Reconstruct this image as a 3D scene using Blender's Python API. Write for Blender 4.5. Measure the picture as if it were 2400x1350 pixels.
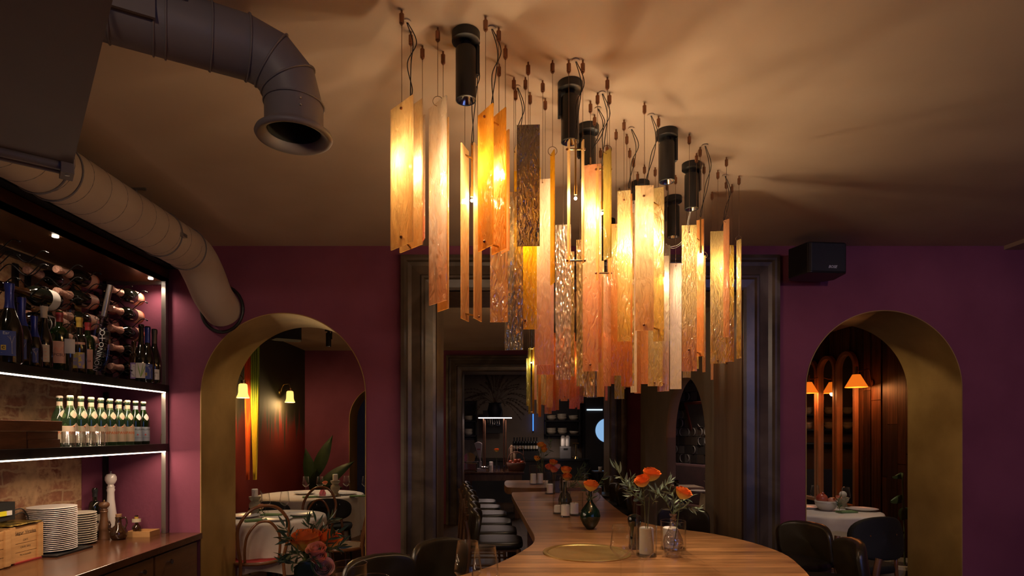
import bpy, math, random
from math import pi, sin, cos, tan, radians, atan2, sqrt
from mathutils import Vector, Matrix, Euler
random.seed(11)
for o in list(bpy.data.objects): bpy.data.objects.remove(o, do_unlink=True)
scn = bpy.context.scene
COL = scn.collection

# ------------------------------------------------------------------ camera
F, CX, CY, EYE = 1386.0, 1165.0, 1012.0, 1.5        # photograph is 2400 x 1350
cd = bpy.data.cameras.new('camera'); cam = bpy.data.objects.new('camera', cd); COL.objects.link(cam)
cam.location = (0, 0, EYE); cam.rotation_euler = (pi/2, 0, 0)
cd.sensor_width = 36; cd.lens = 36*F/2400
cd.shift_x = (1200-CX)/2400; cd.shift_y = (CY-675)/2400
cd.clip_start = .02
scn.camera = cam
scn.view_settings.view_transform = 'Standard'; scn.view_settings.look = 'None'
scn.view_settings.gamma = 1; scn.view_settings.use_curve_mapping = False
scn.view_settings.exposure = 0.0
# ------------------------------------------------------------------ world (dusk sky behind the windows)
w = bpy.data.worlds.new('world'); scn.world = w; w.use_nodes = True
bgn = w.node_tree.nodes['Background']; bgn.inputs[0].default_value = (.22, .38, 1, 1); bgn.inputs[1].default_value = .4

def light(name, kind, loc, power, col, size=.1, size_y=None, rot=(0,0,0), spot=None, blend=.5):
    d = bpy.data.lights.new(name, kind); d.energy = power; d.color = col
    if kind == 'AREA':
        d.size = size
        if size_y: d.shape = 'RECTANGLE'; d.size_y = size_y
    else: d.shadow_soft_size = size
    if kind == 'SPOT': d.spot_size = radians(spot); d.spot_blend = blend
    o = bpy.data.objects.new(name, d); COL.objects.link(o); o.location = loc; o.rotation_euler = rot
    return o
WARM = (1, .73, .43)
BULB_W = 8.0           # each chandelier bulb
BULB_FAR = 5
# daylight through the rear windows and the side window (dusk blue)
light('window_daylight', 'AREA', (1.55, -2.62, 1.6), 4.5, (.25, .38, 1), 1.0, 1.9, (pi/2, 0, 0))
light('window_daylight', 'AREA', (3.1, -2.62, 1.6), 15, (.25, .36, 1), 1.0, 1.9, (pi/2, 0, 0))

# added spots without fixtures that wash the back wall and arch reveals
def aimed(loc,target,power,col,spot,blend=.9,size=.05):
    d=Vector(target)-Vector(loc); o=light('added_wash_spot','SPOT',loc,power,col,size,spot=spot,blend=blend); o.rotation_euler=d.to_track_quat('-Z','Y').to_euler(); return o
aimed((1.7,.2,2.62),(3.2,4.5,1.4),105,(1,.72,.48),52)
aimed((-.6,-.6,2.62),(-1.6,4.2,1.5),36,(1,.72,.52),60)
aimed((3.0,-.8,2.62),(3.2,4.2,1.8),44,(.42,.38,1),70)  # added bluish wash that tints the right of the purple wall
aimed((2.60,5.15,2.7),(3.3,4.55,1.45),28,(1,.72,.42),80)  # added behind the wall, unseen, to brighten the right gold reveal
aimed((-1.05,5.15,2.7),(-2.1,4.5,1.6),22,(1,.72,.42),80)  # added unseen light for the left gold reveal
# ------------------------------------------------------------------ helpers
def at(px, py, Y): return Vector(((px-CX)*Y/F, Y, EYE+(CY-py)*Y/F))
def PX(px, Y): return (px-CX)*Y/F
def PZ(py, Y): return EYE+(CY-py)*Y/F

class MB:
    def __init__(s): s.v=[]; s.f=[]; s.m=[]; s.uv={}
    def add(s, vs, fs, mi=0, uvs=None):
        n=len(s.v); s.v += [tuple(v) for v in vs]
        for f in fs: s.f.append(tuple(i+n for i in f)); s.m.append(mi)
        if uvs:
            for i,u in enumerate(uvs): s.uv[n+i]=u
        return s
    def box(s, a, b, M=None, mi=0):
        x0,y0,z0=a; x1,y1,z1=b
        vs=[(x0,y0,z0),(x1,y0,z0),(x1,y1,z0),(x0,y1,z0),(x0,y0,z1),(x1,y0,z1),(x1,y1,z1),(x0,y1,z1)]
        if M is not None: vs=[M@Vector(v) for v in vs]
        return s.add(vs,[(0,3,2,1),(4,5,6,7),(0,1,5,4),(1,2,6,5),(2,3,7,6),(3,0,4,7)],mi)
    def prism(s, poly, z0, z1, mi=0, M=None):
        n=len(poly); vs=[(p[0],p[1],z0) for p in poly]+[(p[0],p[1],z1) for p in poly]
        if M is not None: vs=[M@Vector(v) for v in vs]
        fs=[tuple(range(n-1,-1,-1)),tuple(range(n,2*n))]+[(i,(i+1)%n,n+(i+1)%n,n+i) for i in range(n)]
        return s.add(vs,fs,mi)
    def lathe(s, prof, seg=24, c=(0,0,0), M=None, mi=0, mod=None, a0=0, a1=2*pi):
        full = abs(a1-a0-2*pi)<1e-6
        cols = seg if full else seg+1
        vs=[]
        for (r,z) in prof:
            for k in range(cols):
                a=a0+(a1-a0)*k/seg; rr=r*(mod(a,z) if mod else 1)
                vs.append(Vector((c[0]+rr*cos(a),c[1]+rr*sin(a),c[2]+z)))
        if M is not None: vs=[M@v for v in vs]
        fs=[]
        for j in range(len(prof)-1):
            for k in range(seg):
                k2=(k+1)%cols
                fs.append((j*cols+k,j*cols+k2,(j+1)*cols+k2,(j+1)*cols+k))
        return s.add(vs,fs,mi)
    def tube(s, pts, r, seg=8, closed=False, mi=0, cap=True):
        pts=[Vector(p) for p in pts]; n=len(pts)
        rs = r if isinstance(r,(list,tuple)) else [r]*n
        vs=[]; up=None
        for i,p in enumerate(pts):
            if closed: t=(pts[(i+1)%n]-pts[i-1])
            else: t=(pts[min(i+1,n-1)]-pts[max(i-1,0)])
            if t.length<1e-9: t=Vector((0,0,1))
            t.normalize()
            if up is None:
                up=Vector((0,0,1)) if abs(t.z)<.9 else Vector((1,0,0))
            a=up-t*up.dot(t)
            if a.length<1e-6: a=t.orthogonal()
            a.normalize(); b=t.cross(a); up=a
            for k in range(seg):
                an=2*pi*k/seg; vs.append(p+(a*cos(an)+b*sin(an))*rs[i])
        fs=[]
        for i in range(n if closed else n-1):
            j=(i+1)%n
            for k in range(seg):
                fs.append((i*seg+k,i*seg+(k+1)%seg,j*seg+(k+1)%seg,j*seg+k))
        if not closed and cap:
            fs.append(tuple(range(seg-1,-1,-1))); fs.append(tuple((n-1)*seg+k for k in range(seg)))
        return s.add(vs,fs,mi)
    def cyl(s, p, q, r, seg=16, r2=None, mi=0):
        return s.tube([p,q],[r,r if r2 is None else r2],seg,mi=mi)
    def se(s, a,b,c, e1=1,e2=1, n=20,m=10, M=None, bend=0, mi=0):
        # super-ellipsoid: a along x, c along z, b = thickness along y
        def C(t,e): v=cos(t); return math.copysign(abs(v)**e,v)
        def S(t,e): v=sin(t); return math.copysign(abs(v)**e,v)
        vs=[]
        for j in range(m+1):
            et=-pi/2+pi*j/m
            for k in range(n):
                om=2*pi*k/n
                x=a*C(et,e1)*C(om,e2); z=c*C(et,e1)*S(om,e2); y=b*S(et,e1)
                y+=bend*x*x
                vs.append(Vector((x,y,z)))
        if M is not None: vs=[M@v for v in vs]
        fs=[(j*n+k,j*n+(k+1)%n,(j+1)*n+(k+1)%n,(j+1)*n+k) for j in range(m) for k in range(n)]
        return s.add(vs,fs,mi)
    def ball(s, c, r, n=12, m=8, mi=0, sq=(1,1,1)):
        M=Matrix.Translation(c)@Matrix.Diagonal((sq[0],sq[1],sq[2],1))
        return s.se(r,r,r,1,1,n,m,M,0,mi)
    def grid(s, fn, nu, nv, mi=0, uv=False):
        vs=[fn(i/nu,j/nv) for j in range(nv+1) for i in range(nu+1)]
        us=[(i/nu,j/nv) for j in range(nv+1) for i in range(nu+1)] if uv else None
        fs=[(j*(nu+1)+i,j*(nu+1)+i+1,(j+1)*(nu+1)+i+1,(j+1)*(nu+1)+i) for j in range(nv) for i in range(nu)]
        return s.add(vs,fs,mi,us)
    def build(s, name, mat, parent=None, smooth=False, loc=None, rot=None, bevel=0, solid=0):
        me=bpy.data.meshes.new(name); me.from_pydata(s.v,[],s.f)
        mats = mat if isinstance(mat,(list,tuple)) else [mat]
        for m_ in mats: me.materials.append(m_)
        if len(mats)>1: me.polygons.foreach_set('material_index', s.m)
        if s.uv:
            ul=me.uv_layers.new(name='UVMap')
            for l in me.loops: ul.data[l.index].uv = s.uv.get(l.vertex_index,(0,0))
        if smooth:
            me.polygons.foreach_set('use_smooth',[True]*len(me.polygons))
            if smooth=='auto': me.set_sharp_from_angle(angle=radians(40))
        me.validate(); me.update()
        o=bpy.data.objects.new(name,me); COL.objects.link(o)
        if parent is not None: o.parent=parent
        if loc is not None: o.location=loc
        if rot is not None: o.rotation_euler=rot
        if bevel:
            b=o.modifiers.new('bevel','BEVEL'); b.width=bevel; b.segments=2; b.limit_method='ANGLE'
        if solid:
            b=o.modifiers.new('solid','SOLIDIFY'); b.thickness=solid; b.offset=0
        return o

def tag(o, label, cat, group=None):
    o['label']=label; o['category']=cat
    if group: o['group']=group
    return o
def thing(name, label, cat, loc=(0,0,0), rz=0, group=None):
    o=bpy.data.objects.new(name,None); COL.objects.link(o); o.empty_display_size=.05
    o.location=loc; o.rotation_euler=(0,0,rz); return tag(o,label,cat,group)
def struct(o): o['kind']='structure'; return o
def dup(root, loc, rz=None, label=None, group=None, scale=None):
    r=root.copy(); COL.objects.link(r); r.location=loc
    if rz is not None: r.rotation_euler=(0,0,rz)
    if scale: r.scale=(scale,)*3 if not isinstance(scale,tuple) else scale
    if label: r['label']=label
    if group: r['group']=group
    for ch in list(root.children):
        c=ch.copy(); COL.objects.link(c); c.parent=r
        for g in list(ch.children):
            d=g.copy(); COL.objects.link(d); d.parent=c
    return r
def text(body, size, parent, mat, name='lettering', loc=(0,0,0), rot=(0,0,0), wrap=None, align='CENTER', shear=0, bold=0, M=None):
    cu=bpy.data.curves.new('t','FONT'); cu.body=body; cu.size=size; cu.align_x=align; cu.align_y='CENTER'; cu.resolution_u=2
    cu.shear=shear; cu.offset=bold
    to=bpy.data.objects.new('t',cu); COL.objects.link(to)
    bpy.context.view_layer.update()
    me=bpy.data.meshes.new_from_object(to.evaluated_get(bpy.context.evaluated_depsgraph_get()))
    bpy.data.objects.remove(to,do_unlink=True); bpy.data.curves.remove(cu)
    me.name=name; me.materials.clear(); me.materials.append(mat)
    if wrap:                                   # wrap (radius, centre angle, z): text lies on a cylinder
        R_,a_,z_=wrap
        for v in me.vertices:
            a=a_+v.co.x/R_; v.co=(R_*cos(a),R_*sin(a),z_+v.co.y)
    o=bpy.data.objects.new(name,me); COL.objects.link(o); o.parent=parent
    if not wrap: o.location=loc; o.rotation_euler=rot
    if M is not None: o.matrix_local=M
    return o
def bez(pts, n=8):
    # Catmull-Rom through points
    P=[Vector(p) for p in pts]; out=[]
    for i in range(len(P)-1):
        p0=P[max(i-1,0)];p1=P[i];p2=P[i+1];p3=P[min(i+2,len(P)-1)]
        for k in range(n):
            t=k/n; out.append(.5*((2*p1)+(p2-p0)*t+(2*p0-5*p1+4*p2-p3)*t*t+(3*p1-p0-3*p2+p3)*t**3))
    out.append(P[-1]); return out

# ------------------------------------------------------------------ materials
MATS={}
def nodes(name):
    m=bpy.data.materials.new(name); m.use_nodes=True; nt=m.node_tree; nt.nodes.clear()
    out=nt.nodes.new('ShaderNodeOutputMaterial'); MATS[name]=m
    return m,nt,out,nt.nodes.new,nt.links.new
def rgba(c): return (c[0],c[1],c[2],1)
def texco(N,L,coord='Object',stretch=(1,1,1)):
    tc=N('ShaderNodeTexCoord'); mp=N('ShaderNodeMapping'); mp.inputs['Scale'].default_value=stretch
    L(tc.outputs[coord],mp.inputs['Vector']); return mp.outputs['Vector']
def mat(name,c1,c2=None,scale=5,stretch=(1,1,1),rough=.5,metal=0,bump=0,bscale=None,detail=5,coat=0,ramp=(.35,.65),c3=None,spec=.5,sheen=0,distort=0,emit=None,es=0,trans=0,sss=0,rvar=0):
    m,nt,out,N,L=nodes(name); p=N('ShaderNodeBsdfPrincipled'); L(p.outputs[0],out.inputs[0])
    p.inputs['Base Color'].default_value=rgba(c1); p.inputs['Roughness'].default_value=rough; p.inputs['Metallic'].default_value=metal
    p.inputs['Specular IOR Level'].default_value=spec; p.inputs['Coat Weight'].default_value=coat; p.inputs['Coat Roughness'].default_value=.08
    p.inputs['Sheen Weight'].default_value=sheen
    if trans: p.inputs['Transmission Weight'].default_value=trans
    if sss: p.inputs['Subsurface Weight'].default_value=sss; p.inputs['Subsurface Radius'].default_value=(.02,.01,.006)
    if emit: p.inputs['Emission Color'].default_value=rgba(emit); p.inputs['Emission Strength'].default_value=es
    v=texco(N,L,'Object',stretch)
    if c2:
        n=N('ShaderNodeTexNoise'); n.inputs['Scale'].default_value=scale; n.inputs['Detail'].default_value=detail; n.inputs['Distortion'].default_value=distort
        L(v,n.inputs['Vector']); r=N('ShaderNodeValToRGB'); L(n.outputs[0],r.inputs[0]); L(r.outputs[0],p.inputs['Base Color'])
        r.color_ramp.elements[0].position=ramp[0]; r.color_ramp.elements[0].color=rgba(c1)
        r.color_ramp.elements[1].position=ramp[1]; r.color_ramp.elements[1].color=rgba(c2)
        if c3: e=r.color_ramp.elements.new(min(ramp[1]+.12,1)); e.color=rgba(c3)
        if rvar:
            mr=N('ShaderNodeMapRange'); mr.inputs['To Min'].default_value=max(rough-rvar,.02); mr.inputs['To Max'].default_value=rough+rvar
            L(n.outputs[0],mr.inputs[0]); L(mr.outputs[0],p.inputs['Roughness'])
    if bump:
        n2=N('ShaderNodeTexNoise'); n2.inputs['Scale'].default_value=bscale or scale*3; n2.inputs['Detail'].default_value=4; L(v,n2.inputs['Vector'])
        b=N('ShaderNodeBump'); b.inputs['Strength'].default_value=bump; b.inputs['Distance'].default_value=.01; L(n2.outputs[0],b.inputs['Height']); L(b.outputs[0],p.inputs['Normal'])
    return m
def wood(name,c1,c2,stretch,scale=3,rough=.4,plank=None,coat=0):
    m,nt,out,N,L=nodes(name); p=N('ShaderNodeBsdfPrincipled'); L(p.outputs[0],out.inputs[0]); p.inputs['Roughness'].default_value=rough; p.inputs['Coat Weight'].default_value=coat
    p.inputs['Coat Roughness'].default_value=.15
    v=texco(N,L,'Object',stretch)
    n=N('ShaderNodeTexNoise'); n.inputs['Scale'].default_value=scale; n.inputs['Detail'].default_value=8; n.inputs['Roughness'].default_value=.65; n.inputs['Distortion'].default_value=.6; L(v,n.inputs['Vector'])
    r=N('ShaderNodeValToRGB'); L(n.outputs[0],r.inputs[0]); r.color_ramp.elements[0].position=.34; r.color_ramp.elements[0].color=rgba(c1); r.color_ramp.elements[1].position=.66; r.color_ramp.elements[1].color=rgba(c2)
    col=r.outputs[0]
    if plank:      # (width, length, axis order) brick pattern gives board-to-board variation
        pw,pl,swap=plank
        tc=N('ShaderNodeTexCoord'); sp=N('ShaderNodeSeparateXYZ'); L(tc.outputs['Object'],sp.inputs[0]); cb=N('ShaderNodeCombineXYZ')
        L(sp.outputs[swap[0]],cb.inputs[0]); L(sp.outputs[swap[1]],cb.inputs[1])
        bk=N('ShaderNodeTexBrick'); L(cb.outputs[0],bk.inputs['Vector']); bk.inputs['Scale'].default_value=1; bk.inputs['Brick Width'].default_value=pl; bk.inputs['Row Height'].default_value=pw
        bk.inputs['Mortar Size'].default_value=.0012; bk.inputs['Color1'].default_value=(.62,.6,.58,1); bk.inputs['Color2'].default_value=(1.15,1.1,1.05,1); bk.inputs['Mortar'].default_value=(.25,.22,.2,1)
        mx=N('ShaderNodeMix'); mx.data_type='RGBA'; mx.blend_type='MULTIPLY'; mx.inputs[0].default_value=1
        L(col,mx.inputs[6]); L(bk.outputs[0],mx.inputs[7]); col=mx.outputs[2]
    L(col,p.inputs['Base Color'])
    b=N('ShaderNodeBump'); b.inputs['Strength'].default_value=.15; b.inputs['Distance'].default_value=.004; L(n.outputs[0],b.inputs['Height']); L(b.outputs[0],p.inputs['Normal'])
    return m
def sheet(name,top,bot,transp=.4,gloss=.12,bump=.5,bscale=60,cr=(0,.5),diff=.35,stretch=(1,1,.35),vor=False,rough=.12):
    """coloured textured glass plate, dip-dyed: colour runs from `bot` at the lower end to `top`"""
    m,nt,out,N,L=nodes(name)
    tc=N('ShaderNodeTexCoord'); sp=N('ShaderNodeSeparateXYZ'); L(tc.outputs['Generated'],sp.inputs[0])
    nz=N('ShaderNodeTexNoise'); nz.inputs['Scale'].default_value=9
    r=N('ShaderNodeValToRGB'); r.color_ramp.elements[0].position=cr[0]; r.color_ramp.elements[0].color=rgba(bot); r.color_ramp.elements[1].position=cr[1]; r.color_ramp.elements[1].color=rgba(top); r.color_ramp.interpolation='EASE'
    L(sp.outputs[2],r.inputs[0])
    mp=N('ShaderNodeMapping'); mp.inputs['Scale'].default_value=stretch; L(tc.outputs['Object'],mp.inputs['Vector'])
    if vor:
        t=N('ShaderNodeTexVoronoi'); t.feature='SMOOTH_F1'; t.inputs['Scale'].default_value=bscale
    else:
        t=N('ShaderNodeTexNoise'); t.inputs['Scale'].default_value=bscale; t.inputs['Detail'].default_value=2; t.inputs['Distortion'].default_value=1.2
    L(mp.outputs[0],t.inputs['Vector'])
    b=N('ShaderNodeBump'); b.inputs['Strength'].default_value=bump; b.inputs['Distance'].default_value=.018; L(t.outputs[0],b.inputs['Height'])
    tr=N('ShaderNodeBsdfTransparent'); L(r.outputs[0],tr.inputs[0])
    tl=N('ShaderNodeBsdfTranslucent'); L(r.outputs[0],tl.inputs[0]); L(b.outputs[0],tl.inputs[1])
    df=N('ShaderNodeBsdfDiffuse'); L(r.outputs[0],df.inputs[0]); L(b.outputs[0],df.inputs['Normal'])
    gl=N('ShaderNodeBsdfGlossy'); gl.inputs['Roughness'].default_value=rough; gl.inputs[0].default_value=(1,.95,.85,1); L(b.outputs[0],gl.inputs['Normal'])
    m1=N('ShaderNodeMixShader'); m1.inputs[0].default_value=diff; L(tl.outputs[0],m1.inputs[1]); L(df.outputs[0],m1.inputs[2])
    rp=N('ShaderNodeMapRange'); L(t.outputs[0],rp.inputs[0]); rp.inputs['From Min'].default_value=.25; rp.inputs['From Max'].default_value=.75; rp.inputs['To Min'].default_value=1-.30*bump; rp.inputs['To Max'].default_value=1+.18*bump
    mc=N('ShaderNodeVectorMath'); mc.operation='SCALE'; L(r.outputs[0],mc.inputs[0]); L(rp.outputs[0],mc.inputs['Scale']); L(mc.outputs[0],tl.inputs[0]); L(mc.outputs[0],df.inputs[0])
    # the texture thins and thickens the body colour a little
    mr=N('ShaderNodeMapRange'); L(t.outputs[0],mr.inputs[0]); mr.inputs['From Min'].default_value=.3; mr.inputs['From Max'].default_value=.7; mr.inputs['To Min'].default_value=max(transp-.15,0); mr.inputs['To Max'].default_value=transp+.15
    m2=N('ShaderNodeMixShader'); L(mr.outputs[0],m2.inputs[0]); L(m1.outputs[0],m2.inputs[1]); L(tr.outputs[0],m2.inputs[2])
    m3=N('ShaderNodeMixShader'); m3.inputs[0].default_value=gloss; L(m2.outputs[0],m3.inputs[1]); L(gl.outputs[0],m3.inputs[2])
    L(m3.outputs[0],out.inputs[0]); return m
def clear(name,tint=(1,1,1),edge=.5,rough=.02,base=.04,body=None,bw=0,bump=0):
    """thin clear glassware: see-through, mirror-like towards grazing angles"""
    m,nt,out,N,L=nodes(name); tr=N('ShaderNodeBsdfTransparent'); tr.inputs[0].default_value=rgba(tint)
    gl=N('ShaderNodeBsdfGlossy'); gl.inputs['Roughness'].default_value=rough
    fr=N('ShaderNodeLayerWeight'); fr.inputs[0].default_value=.5
    pw=N('ShaderNodeMath'); pw.operation='POWER'; pw.inputs[1].default_value=3.8; L(fr.outputs['Facing'],pw.inputs[0])
    mr=N('ShaderNodeMapRange'); mr.inputs['To Min'].default_value=base; mr.inputs['To Max'].default_value=edge; L(pw.outputs[0],mr.inputs[0])
    if bump:
        v=N('ShaderNodeTexCoord'); t=N('ShaderNodeTexVoronoi'); t.inputs['Scale'].default_value=70; L(v.outputs['Object'],t.inputs['Vector'])
        b=N('ShaderNodeBump'); b.inputs['Strength'].default_value=bump; b.inputs['Distance'].default_value=.005; L(t.outputs[0],b.inputs['Height']); L(b.outputs[0],gl.inputs['Normal']); L(b.outputs[0],fr.inputs['Normal'])
    src=tr.outputs[0]
    if body:
        d=N('ShaderNodeBsdfDiffuse'); d.inputs[0].default_value=rgba(body); mm=N('ShaderNodeMixShader'); mm.inputs[0].default_value=bw; L(src,mm.inputs[1]); L(d.outputs[0],mm.inputs[2]); src=mm.outputs[0]
    mx=N('ShaderNodeMixShader'); L(mr.outputs[0],mx.inputs[0]); L(src,mx.inputs[1]); L(gl.outputs[0],mx.inputs[2]); L(mx.outputs[0],out.inputs[0]); return m
def emis(name,col,s):
    m,nt,out,N,L=nodes(name); e=N('ShaderNodeEmission'); e.inputs[0].default_value=rgba(col); e.inputs[1].default_value=s; L(e.outputs[0],out.inputs[0]); return m

M_plaster=mat('ceiling_plaster',(.43,.315,.23),(.50,.375,.28),1.3,rough=.9,bump=.05,bscale=6,spec=.2)
M_purple=mat('purple_plaster',(.165,.042,.078),(.215,.058,.102),1.7,rough=.85,bump=.12,bscale=30,spec=.25,detail=6)
M_gold=mat('gold_plaster',(.30,.175,.050),(.46,.29,.095),2.3,rough=.5,bump=.12,bscale=14,metal=.2,detail=8,spec=.4,c3=(.36,.21,.07))
M_marble=mat('brown_marble',(.050,.034,.024),(.105,.078,.056),2.2,rough=.32,bump=.03,detail=12,ramp=(.4,.62),c3=(.19,.15,.115),distort=1.6)
M_bronze=mat('bronze_jamb',(.20,.145,.10),(.27,.20,.14),2,(8,8,.6),rough=.4,metal=.3)
M_duct=mat('painted_duct',(.155,.135,.135),(.175,.15,.148),3,rough=.5,spec=.4)
M_duct2=mat('painted_duct_light',(.40,.30,.22),(.44,.33,.25),3,rough=.6)
M_black=mat('black_metal',(.008,.008,.009),rough=.38)
M_blackmat=mat('black_paint',(.008,.0075,.007),rough=.8)
M_steel=mat('raw_steel',(.035,.032,.03),(.07,.062,.055),6,(1,1,1),rough=.35,metal=.7)
M_canopy=wood('canopy_veneer',(.09,.04,.017),(.17,.078,.03),(3,.4,3),3,.28)
M_counter=wood('counter_veneer',(.058,.021,.010),(.12,.048,.021),(6,.7,1),3,.22,coat=.3)
M_table=wood('oak_tabletop',(.24,.105,.035),(.46,.225,.085),(1.1,14,1),2.2,.36,plank=(.09,1.9,(0,1)),coat=.15)
M_tabledge=wood('oak_edge',(.15,.065,.025),(.24,.11,.042),(2,2,14),2,.4)
M_floor=wood('dark_floor',(.045,.026,.015),(.09,.05,.028),(5,.6,1),3,.45,plank=(.12,1.2,(1,0)))
M_walnut=wood('walnut',(.10,.045,.02),(.18,.085,.04),(8,8,1),2,.4)
M_bent=mat('bentwood',(.14,.050,.018),(.22,.085,.032),6,(1,1,1),rough=.25,coat=.4)
M_plank=wood('reclaimed_planks',(.040,.018,.009),(.17,.078,.034),(1,14,.7),2.5,.55)
M_plank2=wood('reclaimed_planks_dark',(.018,.009,.005),(.075,.036,.018),(1,14,.7),2.5,.55)
M_leather=mat('black_leather',(.014,.012,.011),(.022,.019,.017),8,rough=.33,bump=.08,bscale=160,spec=.6)
M_olive=mat('dark_leather',(.030,.022,.012),(.042,.032,.018),8,rough=.30,bump=.06,bscale=160,spec=.7)
M_velvet=mat('black_velvet',(.006,.006,.006),rough=.75)
M_redsofa=mat('maroon_velvet',(.09,.018,.014),(.13,.028,.022),5,rough=.8,sheen=.4)
M_cloth=mat('white_linen',(.70,.62,.54),(.75,.67,.60),12,rough=.9,bump=.1,bscale=200)
M_white=mat('white_ceramic',(.72,.69,.66),rough=.25)
M_cream=mat('cream_ceramic',(.66,.60,.50),(.58,.52,.42),6,rough=.3)
M_stone=mat('stoneware',(.36,.33,.24),(.28,.24,.17),6,rough=.6)
M_wax=mat('candle_wax',(.85,.80,.74),rough=.5,sss=.3)
M_sage=mat('sage_napkin',(.16,.26,.10),(.20,.31,.13),30,rough=.9)
M_copper=mat('copper_fitting',(.26,.13,.075),rough=.35,metal=.9)
M_brass=mat('brass',(.60,.42,.17),rough=.25,metal=1)
M_chrome=mat('chrome',(.65,.65,.67),rough=.12,metal=1)
M_greysteel=mat('brushed_steel',(.36,.34,.33),rough=.35,metal=.9)
M_wire=mat('wire',(.18,.11,.07),rough=.4,metal=.7)
M_cable=mat('black_cable',(.012,.01,.009),rough=.5)
M_goldsink=mat('polished_brass',(.62,.44,.17),(.55,.38,.14),2,(8,.5,1),rough=.42,metal=1)
M_paper=mat('paper_label',(.62,.55,.42),(.56,.49,.37),20,rough=.8)
M_paperw=mat('white_label',(.66,.62,.58),rough=.7)
M_blue=mat('blue_foil',(.03,.045,.26),rough=.3,metal=.3)
M_bluelab=mat('blue_label',(.035,.055,.22),rough=.6)
M_red=mat('red_foil',(.30,.03,.03),rough=.35)
M_yellow=mat('yellow_foil',(.55,.36,.06),rough=.35)
M_pinkfoil=mat('pink_foil',(.62,.33,.24),(.72,.42,.32),60,rough=.35,metal=.35,bump=.5,bscale=90)
M_peachlab=mat('peach_label',(.62,.33,.24),rough=.6)
M_redrim=mat('red_band',(.45,.10,.05),rough=.5)
M_darkglass=mat('dark_bottle_glass',(.006,.007,.005),rough=.05,spec=.8,coat=.5)
M_brownglass=mat('brown_bottle_glass',(.03,.012,.005),rough=.05,spec=.8,coat=.5)
M_ink=mat('black_ink',(.01,.01,.012),rough=.7)
M_inkblue=mat('blue_ink',(.03,.07,.22),rough=.7)
M_orangeink=mat('orange_ink',(.75,.18,.05),rough=.7)
M_whiteink=mat('white_ink',(.75,.73,.7),rough=.6)
M_greyink=mat('grey_ink',(.5,.5,.52),rough=.5)
M_purpleink=mat('purple_ink',(.25,.16,.42),rough=.6)
M_greenink=mat('green_ink',(.25,.42,.10),rough=.7)
M_cork=mat('cork',(.32,.17,.08),(.24,.12,.05),60,rough=.9)
M_crate=wood('pine_crate',(.42,.22,.08),(.58,.33,.13),(1,1.5,14),2,.6)
M_board=wood('walnut_board',(.085,.030,.012),(.16,.062,.024),(2,2,14),3,.35)
M_glass=clear('clear_glass',(.985,.985,.98),.95,.01,.022)
M_glassrim=clear('thick_clear_glass',(.93,.94,.94),.95,.02,.10)
M_vasegreen=clear('green_glass',(.02,.10,.06),.6,.03,.10,(.004,.03,.018),.55)
M_cutglass=clear('cut_glass',(.86,.82,.78),.8,.05,.25,bump=.8)
M_smokeglass=clear('dark_glass',(.10,.09,.09),.7,.03,.12)
M_greenbot=clear('green_bottle_glass',(.10,.22,.06),.6,.03,.08,(.02,.05,.01),.25)
M_palegreen=clear('pale_green_glass',(.45,.62,.42),.6,.03,.08,(.10,.18,.10),.18)
M_frost=mat('smoky_frost',(.48,.42,.45),rough=.4)
M_leaf=mat('leaf_green',(.055,.10,.035),(.10,.16,.07),8,rough=.5)
M_leafpale=mat('eucalyptus',(.17,.23,.15),(.26,.33,.22),8,rough=.55)
M_leafdark=mat('dark_leaf',(.012,.03,.014),(.03,.06,.02),6,rough=.4)
M_stem=mat('stem',(.13,.16,.05),rough=.6)
M_ledw=emis('led_strip',(1,.80,.62),7)
M_ledp=emis('led_strip_cool',(1,.78,.72),4)
M_bulb=emis('bulb_glow',(1,.80,.52),60)
M_moon=emis('blue_window',(.32,.58,.95),.75)
M_lampglass=mat('lamp_shade_glass',(.85,.60,.22),(.9,.7,.35),30,rough=.4,emit=(1,.62,.16),es=1.5)
M_lampglass_lit=mat('lamp_shade_orange',(.75,.20,.03),rough=.6,emit=(1,.19,.012),es=.85)
M_lampin=emis('lamp_inside',(1,.62,.2),2.2)
M_mirror=mat('mirror_glass',(.75,.75,.75),rough=.02,metal=1)
M_mirframe=mat('mirror_frame',(.42,.22,.12),(.50,.27,.15),5,rough=.45)
M_redframe=mat('red_wood_frame',(.13,.03,.018),rough=.35)
M_greyp=mat('grey_plaster',(.22,.18,.15),(.26,.21,.17),3,rough=.8)
M_beige=mat('beige_plaster',(.36,.26,.19),(.40,.29,.21),3,rough=.8)
M_dark=mat('dark_blue_paint',(.020,.021,.026),(.026,.027,.033),2,rough=.5)
M_darkdoor=mat('dark_grey_door',(.045,.045,.052),rough=.5)
M_pom=mat('pomegranate_skin',(.42,.045,.03),(.55,.14,.07),8,rough=.3)
M_orange=mat('orange_peel',(.80,.25,.03),rough=.5)
M_terra=mat('cream_pot',(.42,.34,.23),(.36,.28,.18),5,rough=.7)
M_soil=mat('soil',(.02,.012,.008),(.07,.04,.025),60,rough=1,bump=.6)
M_wicker=mat('wicker',(.23,.11,.07),(.14,.06,.04),80,rough=.7,bump=.4)
M_pampas=mat('dried_pampas',(.10,.065,.05),(.065,.04,.03),30,rough=.9)
M_scale=mat('enamel_grey',(.42,.38,.38),rough=.3)
M_grey=mat('grey_plastic',(.22,.22,.23),rough=.4)
M_fabricred=mat('red_seat_fabric',(.40,.03,.03),rough=.8)
M_tan=mat('cane_seat',(.33,.22,.13),(.26,.17,.1),80,rough=.8)
M_yel=mat('yellow_plastic',(.75,.68,.03),rough=.4)
M_apple=mat('red_apple',(.30,.03,.02),(.42,.09,.03),9,rough=.3)

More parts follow.
